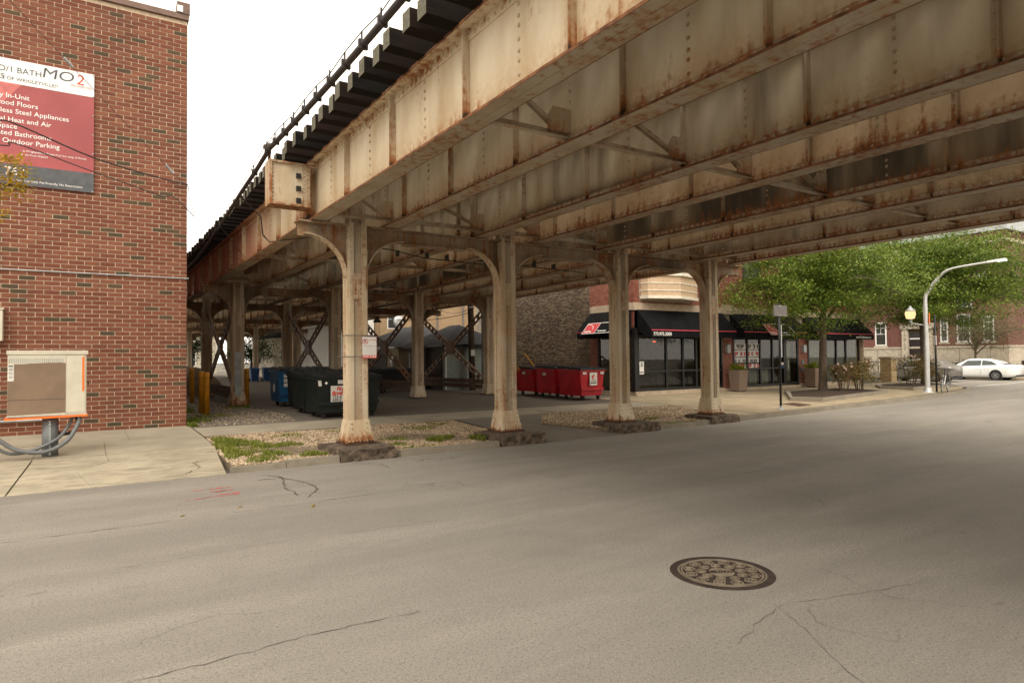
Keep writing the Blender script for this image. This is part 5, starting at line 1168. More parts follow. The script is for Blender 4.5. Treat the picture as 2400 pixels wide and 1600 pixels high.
d3 = dumpster((5.48, 20.95, .23), 1.85, 1.1, 1.15, M['dump_green'], 'third dark green dumpster, next to the blue one', GRP); diamond(d3, .46, .98); MB().box(.05, .2, -.034, -.028, .9, 1.06).build('label_sticker', M['sticker'], d3)
d4 = dumpster((5.30, 22.5, .26), 1.85, 1.2, 1.22, M['dump_blue'], 'bright blue dumpster at the far end of the green row', 'blue dumpsters'); diamond(d4, .52, 1.02)
mb = MB()
for z in (.98, .82, .67): mb.box(.18, .34, -.034, -.028, z, z+.12)
mb.build('label_sticker', M['sticker'], d4); s = MB(); s.lathe([(.02, 0), (.15, 0), (.15, .004), (.02, .004)], (-.004, .55, .62), 20, 'x'); s.build('recycling_mark', M['sticker'], d4)
RG = 'red dumpsters beside the shop'
r1 = dumpster((15.15, 18.75, .225), 1.16, 1.3, 1.15, M['dump_red'], 'nearest red dumpster with a white apple logo placard', RG)
p = MB().box(.43, .78, -.034, -.028, .55, 1.02).build('placard', M['sticker'], r1)
q = MB(); q.lathe([(.01, 0), (.075, 0), (.085, .003), (.01, .003)], (.60, -.038, .85), 14, 'y'); q.build('apple_mark', M['letter_red'], p); MB().prism([(.55, .83), (.63, .84), (.60, .92), (.67, .85), (.64, .79), (.6, .81)], 'y', -.042, -.039).build('arrow_mark', M['sticker'], p); MB().prism([(.58, .94), (.68, .98), (.62, .93)], 'y', -.037, -.034).build('leaf_mark', M['dump_green'], p)
mb = MB(); mb.box(.48, .73, -.036, -.034, .71, .735); mb.box(.46, .75, -.036, -.034, .62, .66); mb.build('print', M['letter_black'], p)
for x in (.1, .95): MB().box(x, x+.17, -.030, -.024, .96, 1.05).build('label_sticker', M['sticker'], r1)
r2 = dumpster((15.2, 20.4, .24), 1.16, 1.25, 1.16, M['dump_red'], 'middle red dumpster in the row beside the shop', RG); r3 = dumpster((15.3, 22.0, .26), 1.16, 1.25, 1.10, M['dump_red'], 'farthest red dumpster with broom handles sticking out', RG)
for rr, x in ((r2, .55), (r3, .55)): MB().box(-.02, -.012, x, x+.2, .88, .98).build('label_sticker', M['sticker'], rr)
t = thing('broom_handle', 'long yellow broom handle leaning out of the farthest red dumpster', 'broom handle', (15.5, 22.4, 1.3)); MB().tube([(15.75, 22.4, 1.35), (15.3, 22.6, 2.02)], .022, 6).build('stick', M['yellow'], t)
for k in range(2): t = thing('broom_handle', ['shorter yellow stick, upper of the leaning pair by the red dumpster', 'shorter yellow stick, lower of the leaning pair by the red dumpster'][k], 'broom handle', (15.2, 23, 1.3)); MB().tube([(15.3, 22.9+k*.1, 1.3-k*.06), (14.95, 23.1+k*.1, 1.72-k*.06)], .02, 6).build('stick', M['yellow'], t)
mb = rough_block('rubbish_bag', 15.45, 15.95, 22.2, 22.75, 1.28, 1.42, .03, M['cart_blue']); tag(mb, 'blue rubbish bag on top of the farthest red dumpster', 'rubbish bag')
BG = 'black dumpsters under the rear bays'
for k, (x, y) in enumerate(((9.9, 28.2), (11.6, 29.3))): dumpster((x, y, .27), 1.55, 1.1, 1.08, M['dump_black'], ['black dumpster seen below the second crossed brace', 'black dumpster just left of the third rear column'][k], BG)
for k, (x, y) in enumerate(((9.9, 37.6), (11.3, 37.2))): dumpster((x, y, .27), 1.35, 1.1, 1.05, M['dump_blue'], ['left distant blue dumpster behind the crossed brace', 'right distant blue dumpster behind the crossed brace'][k], 'blue dumpsters')
def cart(x, y, m, label):
    t = thing('wheeled_bin', label, 'wheeled bin', (x, y, .27), 'wheeled bins far under the railway', True)
    MB().hexa([(.06, .06, .06), (.54, .06, .06), (.54, .6, .06), (.06, .6, .06), (0, 0, .92), (.6, 0, .92), (.6, .72, .98), (0, .72, .98)]).build('body', m, t)
    MB().hexa([(-.03, -.05, .92), (.63, -.05, .92), (.63, .78, .98), (-.03, .78, .98), (.0, 0, .99), (.6, 0, .99), (.6, .74, 1.06), (0, .74, 1.06)]).build('lid', m, t)
    w = MB(); w.lathe([(.12, -.02), (.12, .05)], (-.0, .62, .12), 12, 'x'); w.lathe([(.12, -.02), (.12, .05)], (.57, .62, .12), 12, 'x'); w.build('wheel', M['tyre'], t)
for k, (x, y, m) in enumerate(((10.0, 50.6, 'cart_blue'), (10.85, 50.4, 'cart_blue'), (11.7, 50.2, 'dump_black'), (12.5, 50, 'dump_black'))): cart(x, y, M[m], ['leftmost distant blue wheeled bin under the railway', 'second distant blue wheeled bin under the railway', 'left distant black wheeled bin under the railway', 'right distant black wheeled bin under the railway'][k])
# tarpaulin heap
V = []; F = []; nx, ny = 16, 14
for j in range(ny+1):
    for i in range(nx+1):
        u, v = i/nx*2-1, j/ny*2-1; e = max(0, 1-abs(u)**3)*max(0, 1-abs(v)**3)
        V.append((3.1+u*2.3, 34.6+v*2.6, .27+1.25*e**.5*(1+.10*math.sin(5*u+3*v))+.05*math.sin(9*u-7*v)*e))
for j in range(ny):
    for i in range(nx): a = j*(nx+1)+i; F.append((a, a+1, a+nx+2, a+nx+1))
tag(mesh_obj('tarpaulin_heap', V, F, M['tarp'], None, True), 'tan tarpaulin draped over a heap behind the yellow bollards', 'tarpaulin')
for k, (x, y, z) in enumerate(((4.9, 47, 3.2), (4.3, 60, 3.4))):
    t = thing('lamp', ['nearer small amber lamp glowing far under the railway by the brick corner', 'farther small amber lamp glowing far under the railway at the brick corner'][k], 'lamp', (x, y, z)); MB().lathe([(.02, .02), (.10, .0), (.13, -.05), (.02, -.09)], (x, y, z), 10).build('bulb', M['amber'], t, True); MB().tube([(x, y, z), (x, y, 4.4)], .02, 5).build('stem', M['black_steel'], t)
# poles behind
t = thing('utility_pole', 'weathered wooden utility pole in front of the grey garage', 'utility pole', (15.95, 28.2, .27)); MB().tube([(15.95, 28.2, .2), (15.88, 28.2, 5), (15.8, 28.2, 9.5)], [.16, .145, .12], 10).build('shaft', M['wood_pole'], t, True); MB().box(15.8, 16.0, 28.02, 28.06, 1.95, 2.25).build('notice', M['sticker'], t); MB().tube([(15.95, 28.0, 4.35), (15.6, 27.9, 4.3)], .05, 6).build('insulator', M['galv'], t)
t = thing('grey_pole', 'slim grey steel pole right of the grey garage', 'pole', (15.85, 26.9, .27)); MB().tube([(15.85, 26.9, .2), (15.85, 26.9, 8)], .11, 12).build('shaft', M['galv'], t, True)
t = thing('alley_light', 'small dark floodlight on the third rear column', 'floodlight', (12.3, 31, 3.5)); MB().lathe([(.05, .12), (.12, .05), (.22, -.08), (.2, -.1)], (11.95, 30.6, 3.75), 12).build('shade', M['black_steel'], t, True); MB().tube([(11.2, 30.7, 3.95), (11.95, 30.6, 3.9)], .025, 6).build('arm', M['black_steel'], t)
t = thing('satellite_dish', 'grey satellite dish on the roof edge behind the second brace', 'satellite dish', (17.6, 41.5, 3.6)); MB().lathe([(.02, .0), (.3, -.05), (.42, -.14), (.42, -.16), (.02, -.03)], (17.6, 41.2, 4.35), 16, 'y').build('dish', M['alu'], t, True); MB().tube([(17.6, 41.3, 4.3), (17.6, 41.4, 3.2)], .04, 6).build('mast', M['galv'], t)
for k, (a, b, s) in enumerate((((15.85, 28.2, 4.3), (22.5, 45.9, 6.2), .5), ((15.85, 28.2, 4.1), (12.0, 31.2, 4.0), .3))):
    t = thing('wire', ['slack wire from the wooden pole to the tan flats', 'slack wire from the wooden pole to the railway column'][k], 'wire', a); A, B = Vector(a), Vector(b); MB().tube([A.lerp(B, q/10)-Vector((0, 0, s*4*q/10*(1-q/10))) for q in range(11)], .015, 5).build('strand', M['wire'], t)
# service wires to the brick wall
def span(label, pts, r, extra=None):
    t = thing('service_wire', label, 'wire', pts[0]); MB().tube(arcpts(pts, 6), r, 6).build('strand', M['wire'], t); return t
span('upper black service wire running to the brick corner across the board', [(-5.5, 15.2, 7.0), (-1.95, 16.4, 6.72), (-1.62, 16.5, 6.62), (-1.35, 16.6, 6.72), (0, 17.2, 6.40), (1.2, 17.65, 6.26), (2.06, 17.97, 6.22)], .016)
span('lower black service wire sagging across the board to the brick corner', [(-5.5, 15.2, 6.5), (-1.75, 16.5, 6.22), (-1.3, 16.6, 6.30), (0, 17.2, 6.08), (1.1, 17.7, 5.90), (1.5, 17.8, 5.82), (1.75, 17.85, 5.84), (2.2, 17.9, 5.42)], .013)
t = span('thin guy wire with insulators from the wall top to the outer girder', [(3.42, 18.0, 4.5), (2.1, 17.2, 5.82), (1.55, 16.85, 6.25), (-.35, 15.4, 7.7), (-1.9, 14.2, 8.9)], .006)
for p, q in (((1.63, 16.9, 6.18), (1.47, 16.8, 6.32)), ((-.30, 15.44, 7.66), (-.44, 15.33, 7.77))): MB().tube([p, q], .028, 8).build('insulator', M['galv'], t)
span('short loose wire end hanging off the brick corner', [(2.06, 17.97, 6.2), (2.09, 17.93, 5.9), (2.2, 17.9, 5.45)], .008)
# signpost
t = thing('signpost', 'black signpost with a blank grey sign back on the pavement', 'signpost', (17.95, 12.42, .145)); MB().tube([(17.95, 12.42, .15), (17.95, 12.42, 3.42)], .034, 10).build('post', M['black'], t, True); MB().lathe([(.12, .145), (.10, .175), (.045, .2), (.04, .26)], (17.95, 12.42, 0), 12).build('base', M['galv'], t)
MB().box(17.62, 18.30, 12.375, 12.385, 3.02, 3.36).build('sign_plate', M['plate_dull'], t); mb = MB(); mb.rivet((17.95, 12.375, 3.33), (0, -1, 0), .02, .02); mb.rivet((17.95, 12.375, 3.05), (0, -1, 0), .02, .02); mb.build('bolt', M['alu'], t)
MB().box(17.97, 18.0, 12.37, 12.38, 1.75, 2.75).build('reflective_strip', M['alu'], t)
# street lamp
LX, LY, LZ = 30.1, 13.75, .16
t = thing('street_lamp', 'silver street lamp with a long curved arm and a small lantern', 'street lamp', (LX, LY, LZ)); MB().tube(arcpts([(LX, LY, LZ), (LX, LY, 2.5), (LX, LY, 4.1), (LX+.03, LY-.12, 4.5), (LX+.02, LY-.55, 5.05), (LX, LY-1.0, 5.33), (LX, LY-1.9, 5.42), (LX, LY-2.5, 5.45)], 5), [.10]*5+[.085]*5+[.07]*5+[.065]*5+[.05]*5+[.042]*5+[.04]*6, 10).build('pole', M['alu'], t, True)
MB().lathe([(.24, LZ-.02), (.24, LZ+.03), (.16, LZ+.06), (.135, LZ+.22)], (LX, LY, 0), 14).build('base', M['alu'], t)
mb = MB(); mb.hexa([(LX-.12, LY-3.0, 5.44), (LX+.12, LY-3.0, 5.44), (LX+.07, LY-2.35, 5.42), (LX-.07, LY-2.35, 5.42), (LX-.08, LY-2.95, 5.53), (LX+.08, LY-2.95, 5.53), (LX+.05, LY-2.35, 5.50), (LX-.05, LY-2.35, 5.50)]); hd = mb.build('lamp_head', M['alu'], t); MB().box(LX-.09, LX+.09, LY-2.97, LY-2.65, 5.43, 5.439).build('diffuser', M['led'], hd)
ly = LY+.62; ln = MB(); ln.lathe([(.02, 3.92), (.05, 3.87), (.10, 3.80), (.20, 3.72), (.21, 3.68), (.02, 3.68)], (LX, ly, 0), 12); ln = ln.build('lantern', M['galv'], t, True); MB().lathe([(.19, 3.679), (.21, 3.55), (.16, 3.36), (.05, 3.34)], (LX, ly, 0), 12).build('globe', M['lamp_glow'], ln, True); MB().lathe([(.08, 3.34), (.06, 3.2), (.03, 3.15)], (LX, ly, 0), 10).build('neck', M['galv'], ln)
MB().tube(arcpts([(LX, ly, 3.18), (LX, ly-.2, 3.12), (LX, LY+.1, 3.05)], 4), .025, 6).build('bracket', M['alu'], t); MB().box(LX-.03, LX+.03, LY-.15, LY-.135, 3.1, 3.55).build('banner_strip', M['orange'], t)
# planters
def planter(x, y, label):
    z = zg(y); t = thing('planter', label, 'planter', (x, y, z), 'square stone planters')
    MB().hexa([(x-.25, y-.25, z+.03), (x+.25, y-.25, z+.03), (x+.25, y+.25, z+.03), (x-.25, y+.25, z+.03), (x-.31, y-.31, z+.95), (x+.31, y-.31, z+.95), (x+.31, y+.31, z+.95), (x-.31, y+.31, z+.95)]).build('pot', M['planter'], t, bevel=.02)
    MB().box(x-.21, x+.21, y-.21, y+.21, z, z+.03).build('foot', M['black_steel'], t)
    return t
pl1 = planter(24.35, 18.95, 'square planter with yellow green plants between the first two awnings'); pl2 = planter(30.05, 18.95, 'square planter with yellow green plants behind the street tree trunk')
# beds
P1 = [(21.2, 14.3), (21.6, 13.3), (28.3, 14.5), (28.7, 17.1), (25.0, 17.1)]; P2 = [(31.5, 16.5), (31.3, 14.9), (36.0, 15.3), (37.6, 17.2), (35.6, 17.9), (33, 17.5)]
def inset(P, d):
    cx = sum(p[0] for p in P)/len(P); cy = sum(p[1] for p in P)/len(P); out = []
    for x, y in P: L = math.hypot(x-cx, y-cy); out.append((x+(cx-x)*d/L, y+(cy-y)*d/L))
    return out
for P, l in ((P1, 'raised bed with concrete edging round the nearer street tree'), (P2, 'raised bed with concrete edging round the farther street tree')):
    t = thing('planting_bed', l, 'planting bed', (P[0][0], P[0][1], .17)); Q = inset(P, .26)
    for i in range(len(P)):
        j = (i+1) % len(P); a, b, c, d = P[i], P[j], Q[j], Q[i]
        MB().hexa([(a[0], a[1], .1), (b[0], b[1], .1), (c[0], c[1], .1), (d[0], d[1], .1), (a[0], a[1], .31), (b[0], b[1], .31), (c[0], c[1], .31), (d[0], d[1], .31)]).build('edging', M['kerb'], t)
    n = len(Q); cx = sum(p[0] for p in Q)/n; cy = sum(p[1] for p in Q)/n
    MB().add([(x, y, .28) for x, y in Q]+[(cx, cy, .36)], [(i, (i+1) % n, n) for i in range(n)]).build('mulch', M['mulch'], t)
# brick pillars with gate bars
for k, (x, y) in enumerate(((39.0, 19.9), (39.0, 21.4))):
    t = thing('brick_pillar', ['yellow brick gate pillar nearest the side street', 'yellow brick gate pillar next to the shop corner'][k], 'pillar', (x, y, .2)); MB().box(x-.30, x+.30, y-.30, y+.30, .1, 1.55).build('core', M['mortar_grey'], t)
    brick_field(t, (x-.30, y-.30, .2), (1, 0, 0), (0, -1, 0), .6, 1.35, .205, .068, .01, [], M['brick_pillar']); brick_field(t, (x-.30, y+.30, .2), (0, -1, 0), (-1, 0, 0), .6, 1.35, .205, .068, .01, [], M['brick_pillar'])
    MB().box(x-.37, x+.37, y-.37, y+.37, 1.55, 1.68).build('cap', M['stone'], t, bevel=.015)
t = thing('iron_gate', 'black iron gate bars between the yellow brick pillars', 'gate', (39, 20.6, .2))
for k in range(9): y = 20.26+k*.10; MB().box(38.99, 39.01, y-.008, y+.008, .3, 1.5).build('bar', M['black'], t)
MB().box(38.985, 39.015, 20.2, 21.1, .4, .43).build('rail', M['black'], t); MB().box(38.985, 39.015, 20.2, 21.1, 1.35, 1.38).build('rail', M['black'], t)
t = thing('iron_fence', 'low black iron fence in front of the far apartment building', 'fence', (58.5, 20, .1))
for k in range(44): y = 19.0+k*.24; MB().box(58.49, 58.51, y-.01, y+.01, .1, 1.1).build('picket', M['black'], t)
for z in (.25, .95): MB().box(58.485, 58.515, 18.9, 29.6, z, z+.03).build('rail', M['black'], t)
# bicycle locked to a black pole
t = thing('street_pole', 'slim black pole with the bicycle locked to it', 'pole', (30.9, 13.75, .16)); MB().tube([(30.9, 13.75, .1), (30.9, 13.75, 3.5)], .04, 8).build('shaft', M['black'], t, True); MB().box(30.87, 30.89, 13.7, 13.8, 2.2, 2.6).build('sticker', M['sticker'], t)
bi = thing('bicycle', 'black bicycle with a white fork leaning on the black pole near the corner', 'bicycle', (30.72, 13.45, .165), local=True); bi.rotation_euler = (R(5), 0, R(12))
def wheel(x):
    w = MB()
    pts = [(x+.335*math.cos(a), 0, .345+.335*math.sin(a)) for a in [2*math.pi*k/28 for k in range(29)]]; w.tube(pts, .018, 6, False); w = w.build('wheel', M['tyre'], bi)
    s = MB()
    for k in range(14): a = k*math.pi/7; s.tube([(x, .03*(-1)**k, .345), (x+.32*math.cos(a), 0, .345+.32*math.sin(a))], .003, 4)
    s.tube([(x, -.05, .345), (x, .05, .345)], .02, 8); s.tube([(x+.315*math.cos(a), 0, .345+.315*math.sin(a)) for a in [2*math.pi*k/28 for k in range(29)]], .010, 5, False); s.build('spokes', M['rim'], w)
wheel(-.0); wheel(1.03)
f = MB(); bb = (.58, 0, .30); seat = (.70, 0, .80); head = (.16, 0, .84)
for a, b, r in ((bb, seat, .017), (seat, head, .018), (bb, (.13, 0, .72), .02), (bb, (1.03, .04, .345), .01), (bb, (1.03, -.04, .345), .01), (seat, (1.03, .04, .345), .009), (seat, (1.03, -.04, .345), .009), ((.12, 0, .68), head, .022)): f.tube([a, b], r, 8)
f.build('frame', M['black'], bi); f = MB()
for s in (-1, 1): f.tube([(.13, s*.05, .70), (.0, s*.055, .345)], .013, 6)
f.tube([(.13, -.05, .70), (.13, .05, .70)], .018, 6); f.build('fork', M['white'], bi)
f = MB(); f.tube(arcpts([(.25, -.32, .98), (.15, -.25, 1.0), (.10, -.1, 1.0), (.10, .1, 1.0), (.15, .25, 1.0), (.25, .32, .98)], 4), .014, 6); f.tube([head, (.11, 0, 1.0)], .016, 6); f.build('handlebar', M['black'], bi)
f = MB(); f.hexa([(.52, -.02, .90), (.86, -.07, .90), (.86, .07, .90), (.52, .02, .90), (.52, -.02, .94), (.86, -.08, .95), (.86, .08, .95), (.52, .02, .94)]); f.tube([seat, (.72, 0, .91)], .013, 6); f.build('saddle', M['black'], bi)
f = MB(); f.lathe([(.09, -.03), (.09, -.025)], bb, 16, 'y'); f.tube([bb, (.58, -.09, .14)], .01, 5); f.tube([bb, (.58, .09, .46)], .01, 5); f.box(.53, .63, -.16, -.09, .13, .15); f.box(.53, .63, .09, .16, .45, .47); f.build('crank', M['rim'], bi)
# cars: local +X is forward
def car(loc, rz, paint, label, sp):
    t = thing('parked_car', label, 'car', loc, None, True); t.rotation_euler = (0, 0, rz); L, Wd, Hb, Ht = sp['L'], sp['W'], sp['Hb'], sp['Ht']; hl = L/2
    top = sp['top']   # (x, z) roof and deck line from tail to nose, body sides loft
    xs = sorted(set([round(x, 3) for x, z in top])); V = []; F = []; nS = 12
    def zt(x, T):
        for (a, b), (c, d) in zip(T, T[1:]):
            if a <= x <= c: return b+(d-b)*(x-a)/(c-a)
        return T[-1][1]
    belt = sp['belt']; X = [-hl+L*k/46 for k in range(47)]
    for x in X:
        e = max(0, (abs(x)/hl-.80)/.20); hw = Wd/2*(1-.22*e**2); zb = .20+.10*e**2; bz = zt(x, belt)
        sec = [(-hw*.93, zb), (-hw*.99, zb+.18), (-hw, bz*.62), (-hw*.985, bz*.84), (-hw*.94, bz-.01), (-hw*.80, bz+.018), (hw*.80, bz+.018), (hw*.94, bz-.01), (hw*.985, bz*.84), (hw, bz*.62), (hw*.99, zb+.18), (hw*.93, zb)]
        # wheel arches
        V += [(x, y, z) for y, z in sec]
    for i in range(len(X)-1):
        for k in range(nS): F.append((i*nS+k, i*nS+(k+1) % nS, (i+1)*nS+(k+1) % nS, (i+1)*nS+k))
    F.append(tuple(range(nS))[::-1]); F.append(tuple(range((len(X)-1)*nS, len(X)*nS)))
    mesh_obj('body', V, F, paint, t, True)
    # greenhouse
    G = sp['roof']; V = []; F = []; gx = [G[0][0]+(G[-1][0]-G[0][0])*k/24 for k in range(25)]
    for x in gx:
        z = zt(x, G); bz = zt(x, belt); hw = Wd/2; r = max(.02, (z-bz)/(Ht-Hb)); tw = hw*(.80-.17*min(1, r))
        sec = [(-hw*.86, bz-.02), (-tw-.03, bz+(z-bz)*.80), (-tw+.03, z-.02), (-tw*.5, z+.012*r), (tw*.5, z+.012*r), (tw-.03, z-.02), (tw+.03, bz+(z-bz)*.80), (hw*.86, bz-.02)]
        V += [(x, y, zz) for y, zz in sec]
    for i in range(24):
        for k in range(7): F.append((i*8+k, i*8+k+1, (i+1)*8+k+1, (i+1)*8+k))
    mesh_obj('roof', V, F, paint, t, True)
    for s in (-1, 1):       # side windows sit on the greenhouse slope
        for P in sp['side']:
            V = []
            for x, fz in P:
                z = zt(x, G); bz = zt(x, belt); hw = Wd/2; r = max(.02, (z-bz)/(Ht-Hb)); tw = hw*(.80-.17*min(1, r))+.03; zz = bz+(z-bz)*fz
                y = hw*.86+(tw-hw*.86)*min(1, fz/.80); V.append((x, s*(y+.008), zz))
            mesh_obj('window', V, [tuple(range(len(P)))[::s]], M['car_glass'], t)
    for a, b, nm in sp['glass']:
        V = []
        for x in (a, b):
            z = zt(x, G); bz = zt(x, belt); hw = Wd/2; r = max(.02, (z-bz)/(Ht-Hb)); tw = hw*(.80-.17*min(1, r))
            V += [(x, -tw*.92, z+.01), (x, tw*.92, z+.01)]
        mesh_obj(nm, V, [(0, 1, 3, 2)], M['car_glass'], t)
    for x in (-sp['wb']/2+sp['wo'], sp['wb']/2+sp['wo']):
        for s in (-1, 1):
            y = s*(Wd/2-.10); MB().lathe([(.34, -.11), (.335, .115), (.30, .12), (.30, -.11)] if s > 0 else [(.30, .11), (.30, -.12), (.335, -.115), (.34, .11)], (x, y, .325), 24, 'y')
            ar = MB(); ar.lathe([(.375, -.10), (.375, .106), (.02, .106), (.02, -.10)] if s > 0 else [(.375, .10), (.375, -.106), (.02, -.106), (.02, .10)], (x, y-.0, .345), 26, 'y'); ar.build('wheel_arch', M['tyre'], t)
            w = MB(); w.lathe([(.22, -.10), (.31, -.10), (.325, -.06), (.325, .08), (.31, .113), (.22, .116)], (x, y+s*.0, .325), 26, 'y') if s > 0 else w.lathe([(.22, .10), (.31, .10), (.325, .06), (.325, -.08), (.31, -.113), (.22, -.116)], (x, y, .325), 26, 'y'); w = w.build('wheel', M['tyre'], t)
            r = MB(); yo = y+s*.118
            r.lathe([(.205, 0), (.225, 0), (.225, .006), (.205, .006), (.205, 0)], (x, yo, .325), 24, 'y'); r.lathe([(.01, -.004), (.05, -.004), (.05, .008), (.01, .008)], (x, yo, .325), 12, 'y')
            for k in range(10): a = k*math.pi/5; r.bar((x+.04*math.cos(a), yo, .325+.04*math.sin(a)), (x+.21*math.cos(a), yo, .325+.21*math.sin(a)), .008, .035, (-math.sin(a), 0, math.cos(a)))
            r.build('rim', M['rim'], w)
    for s in (-1, 1):
        e = MB(); xt = -hl; bz = zt(-hl+.2, belt); e.hexa([(xt+.03, s*.46, bz-.22), (xt+.42, s*(Wd/2-.025), bz-.16), (xt+.40, s*(Wd/2-.10), bz-.16), (xt+.06, s*.44, bz-.22), (xt+.05, s*.46, bz-.06), (xt+.50, s*(Wd/2-.045), bz-.055), (xt+.46, s*(Wd/2-.12), bz-.05), (xt+.08, s*.44, bz-.06)]); e.build('taillight', M['taillight'], t)
        MB().hexa([(sp['mx']-.08, s*(Wd/2-.09), Hb-.0), (sp['mx']+.08, s*(Wd/2-.09), Hb-.0), (sp['mx']+.08, s*(Wd/2+.10), Hb+.02), (sp['mx']-.06, s*(Wd/2+.10), Hb+.02), (sp['mx']-.08, s*(Wd/2-.09), Hb+.08), (sp['mx']+.06, s*(Wd/2-.09), Hb+.08), (sp['mx']+.05, s*(Wd/2+.08), Hb+.14), (sp['mx']-.06, s*(Wd/2+.08), Hb+.14)]).build('mirror', paint, t)
        for x in sp['doors']: MB().box(x-.004, x+.004, s*(Wd/2-.012) if s > 0 else -Wd/2-.003, Wd/2+.003 if s > 0 else -(Wd/2-.012), .36, Hb*.8).build('door_seam', M['letter_grey'], t)
        for x in sp['doors'][:2]: MB().box(x+.07, x+.25, s*Wd/2-.012, s*Wd/2+.012, Hb*.80, Hb*.83).build('door_handle', paint, t)
    MB().box(-hl-.0, -hl+.12, -Wd*.36, Wd*.36, .22, .36).build('bumper', M['letter_grey'], t); MB().box(-hl+.004, -hl+.03, -.22, .22, .55, .68).build('number_plate', M['sticker'], t)
    MB().box(-hl*.8, hl*.8, -Wd*.40, Wd*.40, .16, .24).build('underbody', M['tyre'], t)
SED = dict(L=4.85, W=1.82, Hb=.93, Ht=1.45, wb=2.78, wo=.03, top=[], belt=[(-2.43, .98), (-2.2, 1.02), (-1.6, 1.0), (0, .94), (1.0, .91), (1.5, .86), (2.1, .74), (2.43, .58)], roof=[(-2.0, 1.0), (-1.25, 1.31), (-.7, 1.43), (0, 1.46), (.4, 1.425), (1.4, .91)], side=[[(-1.45, .2), (-.52, .10), (-.52, .82), (-1.05, .82)], [(-.46, .10), (.82, .10), (.40, .80), (-.46, .80)]], glass=[(-1.85, -1.08, 'rear_window'), (.52, 1.28, 'windscreen')], mx=.78, doors=[-.95, -.48, .92])
car((52.0, 20.45, .0), R(90), M['car_white'], 'white sedan standing on the side street at the right edge', SED)
SUV = dict(SED, L=4.6, wb=2.65, belt=[(-2.3, 1.0), (-2.1, 1.03), (0, .98), (1.0, .95), (1.5, .92), (2.0, .8), (2.3, .62)], roof=[(-2.1, 1.03), (-1.5, 1.40), (-.8, 1.48), (.1, 1.49), (.5, 1.42), (1.3, .95)])
car((46.9, 21.9, .0), R(90), M['car_grey'], 'grey car behind the shrubs, nearer than the white sedan', SUV)
# satellite of small litter
mb = MB()
for k in range(90):
    x = random.uniform(14, 38); y = kerb_y(x)-abs(random.gauss(.1, .35)); a = random.uniform(0, 6.28); s = random.uniform(.02, .05); z = .008
    mb.quad((x, y, z), (x+s*math.cos(a), y+s*math.sin(a), z+.01), (x+s*math.cos(a)-s*.5*math.sin(a), y+s*math.sin(a)+s*.5*math.cos(a), z+.004), (x-s*.5*math.sin(a), y+s*.5*math.cos(a), z))
for x, y in ((1.55, 8.6), (2.3, 8.1), (2.32, 8.15), (.9, 8.5)):
    s = .05; mb.quad((x, y, .006), (x+s, y+.02, .02), (x+s*1.2, y+.05, .006), (x+.01, y+.04, .012))
o = mb.build('fallen_leaves', M['leaf_yellow']); o['kind'] = 'stuff'; tag(o, 'few fallen leaves along the kerb and on the road', 'fallen leaves')
# ---------------- trees and shrubs
def leaves(V, F, c, n, spread, size, droop=.25, ratio=.42):
    g = rng.normal(0, 1, (n, 3))*np.array(spread); P = np.array(c)+g
    a = rng.uniform(0, 2*math.pi, n); el = rng.normal(-droop, .45, n); s = rng.uniform(.6, 1.25, n)*size
    D = np.stack([np.cos(a)*np.cos(el), np.sin(a)*np.cos(el), np.sin(el)], 1); S = np.stack([-np.sin(a), np.cos(a), rng.normal(0, .5, n)], 1); S /= np.linalg.norm(S, axis=1)[:, None]
    L = D*s[:, None]; Wd = S*(s*ratio/2)[:, None]
    Q = np.stack([P-L*.5, P+Wd, P+L*.5, P-Wd], 1)
    o = sum(len(x) for x in V); V.append(Q.reshape(-1, 3)); F.append((np.arange(n*4).reshape(n, 4)+o))
def tree(name, label, base, trunk, limbs, clusters, lm, size, per, spread, cat='tree', group=None, bark='bark'):
    t = thing(name, label, cat, base, group); mb = MB(); mb.tube(arcpts(trunk[0], 4), [trunk[1]+(trunk[2]-trunk[1])*i/(4*(len(trunk[0])-1)) for i in range(4*(len(trunk[0])-1)+1)], 10); mb.build('trunk', M[bark], t, True)
    mb = MB()
    for pts, r0, r1 in limbs:
        P = arcpts(pts, 4); mb.tube(P, [r0+(r1-r0)*i/(len(P)-1) for i in range(len(P))], 6)
    if limbs: mb.build('limb', M[bark], t, True)
    V, F = [], []
    for c in clusters: leaves(V, F, c, per, spread, size)
    o = mesh_obj('crown', np.concatenate(V), np.concatenate(F), M[lm], t); return t
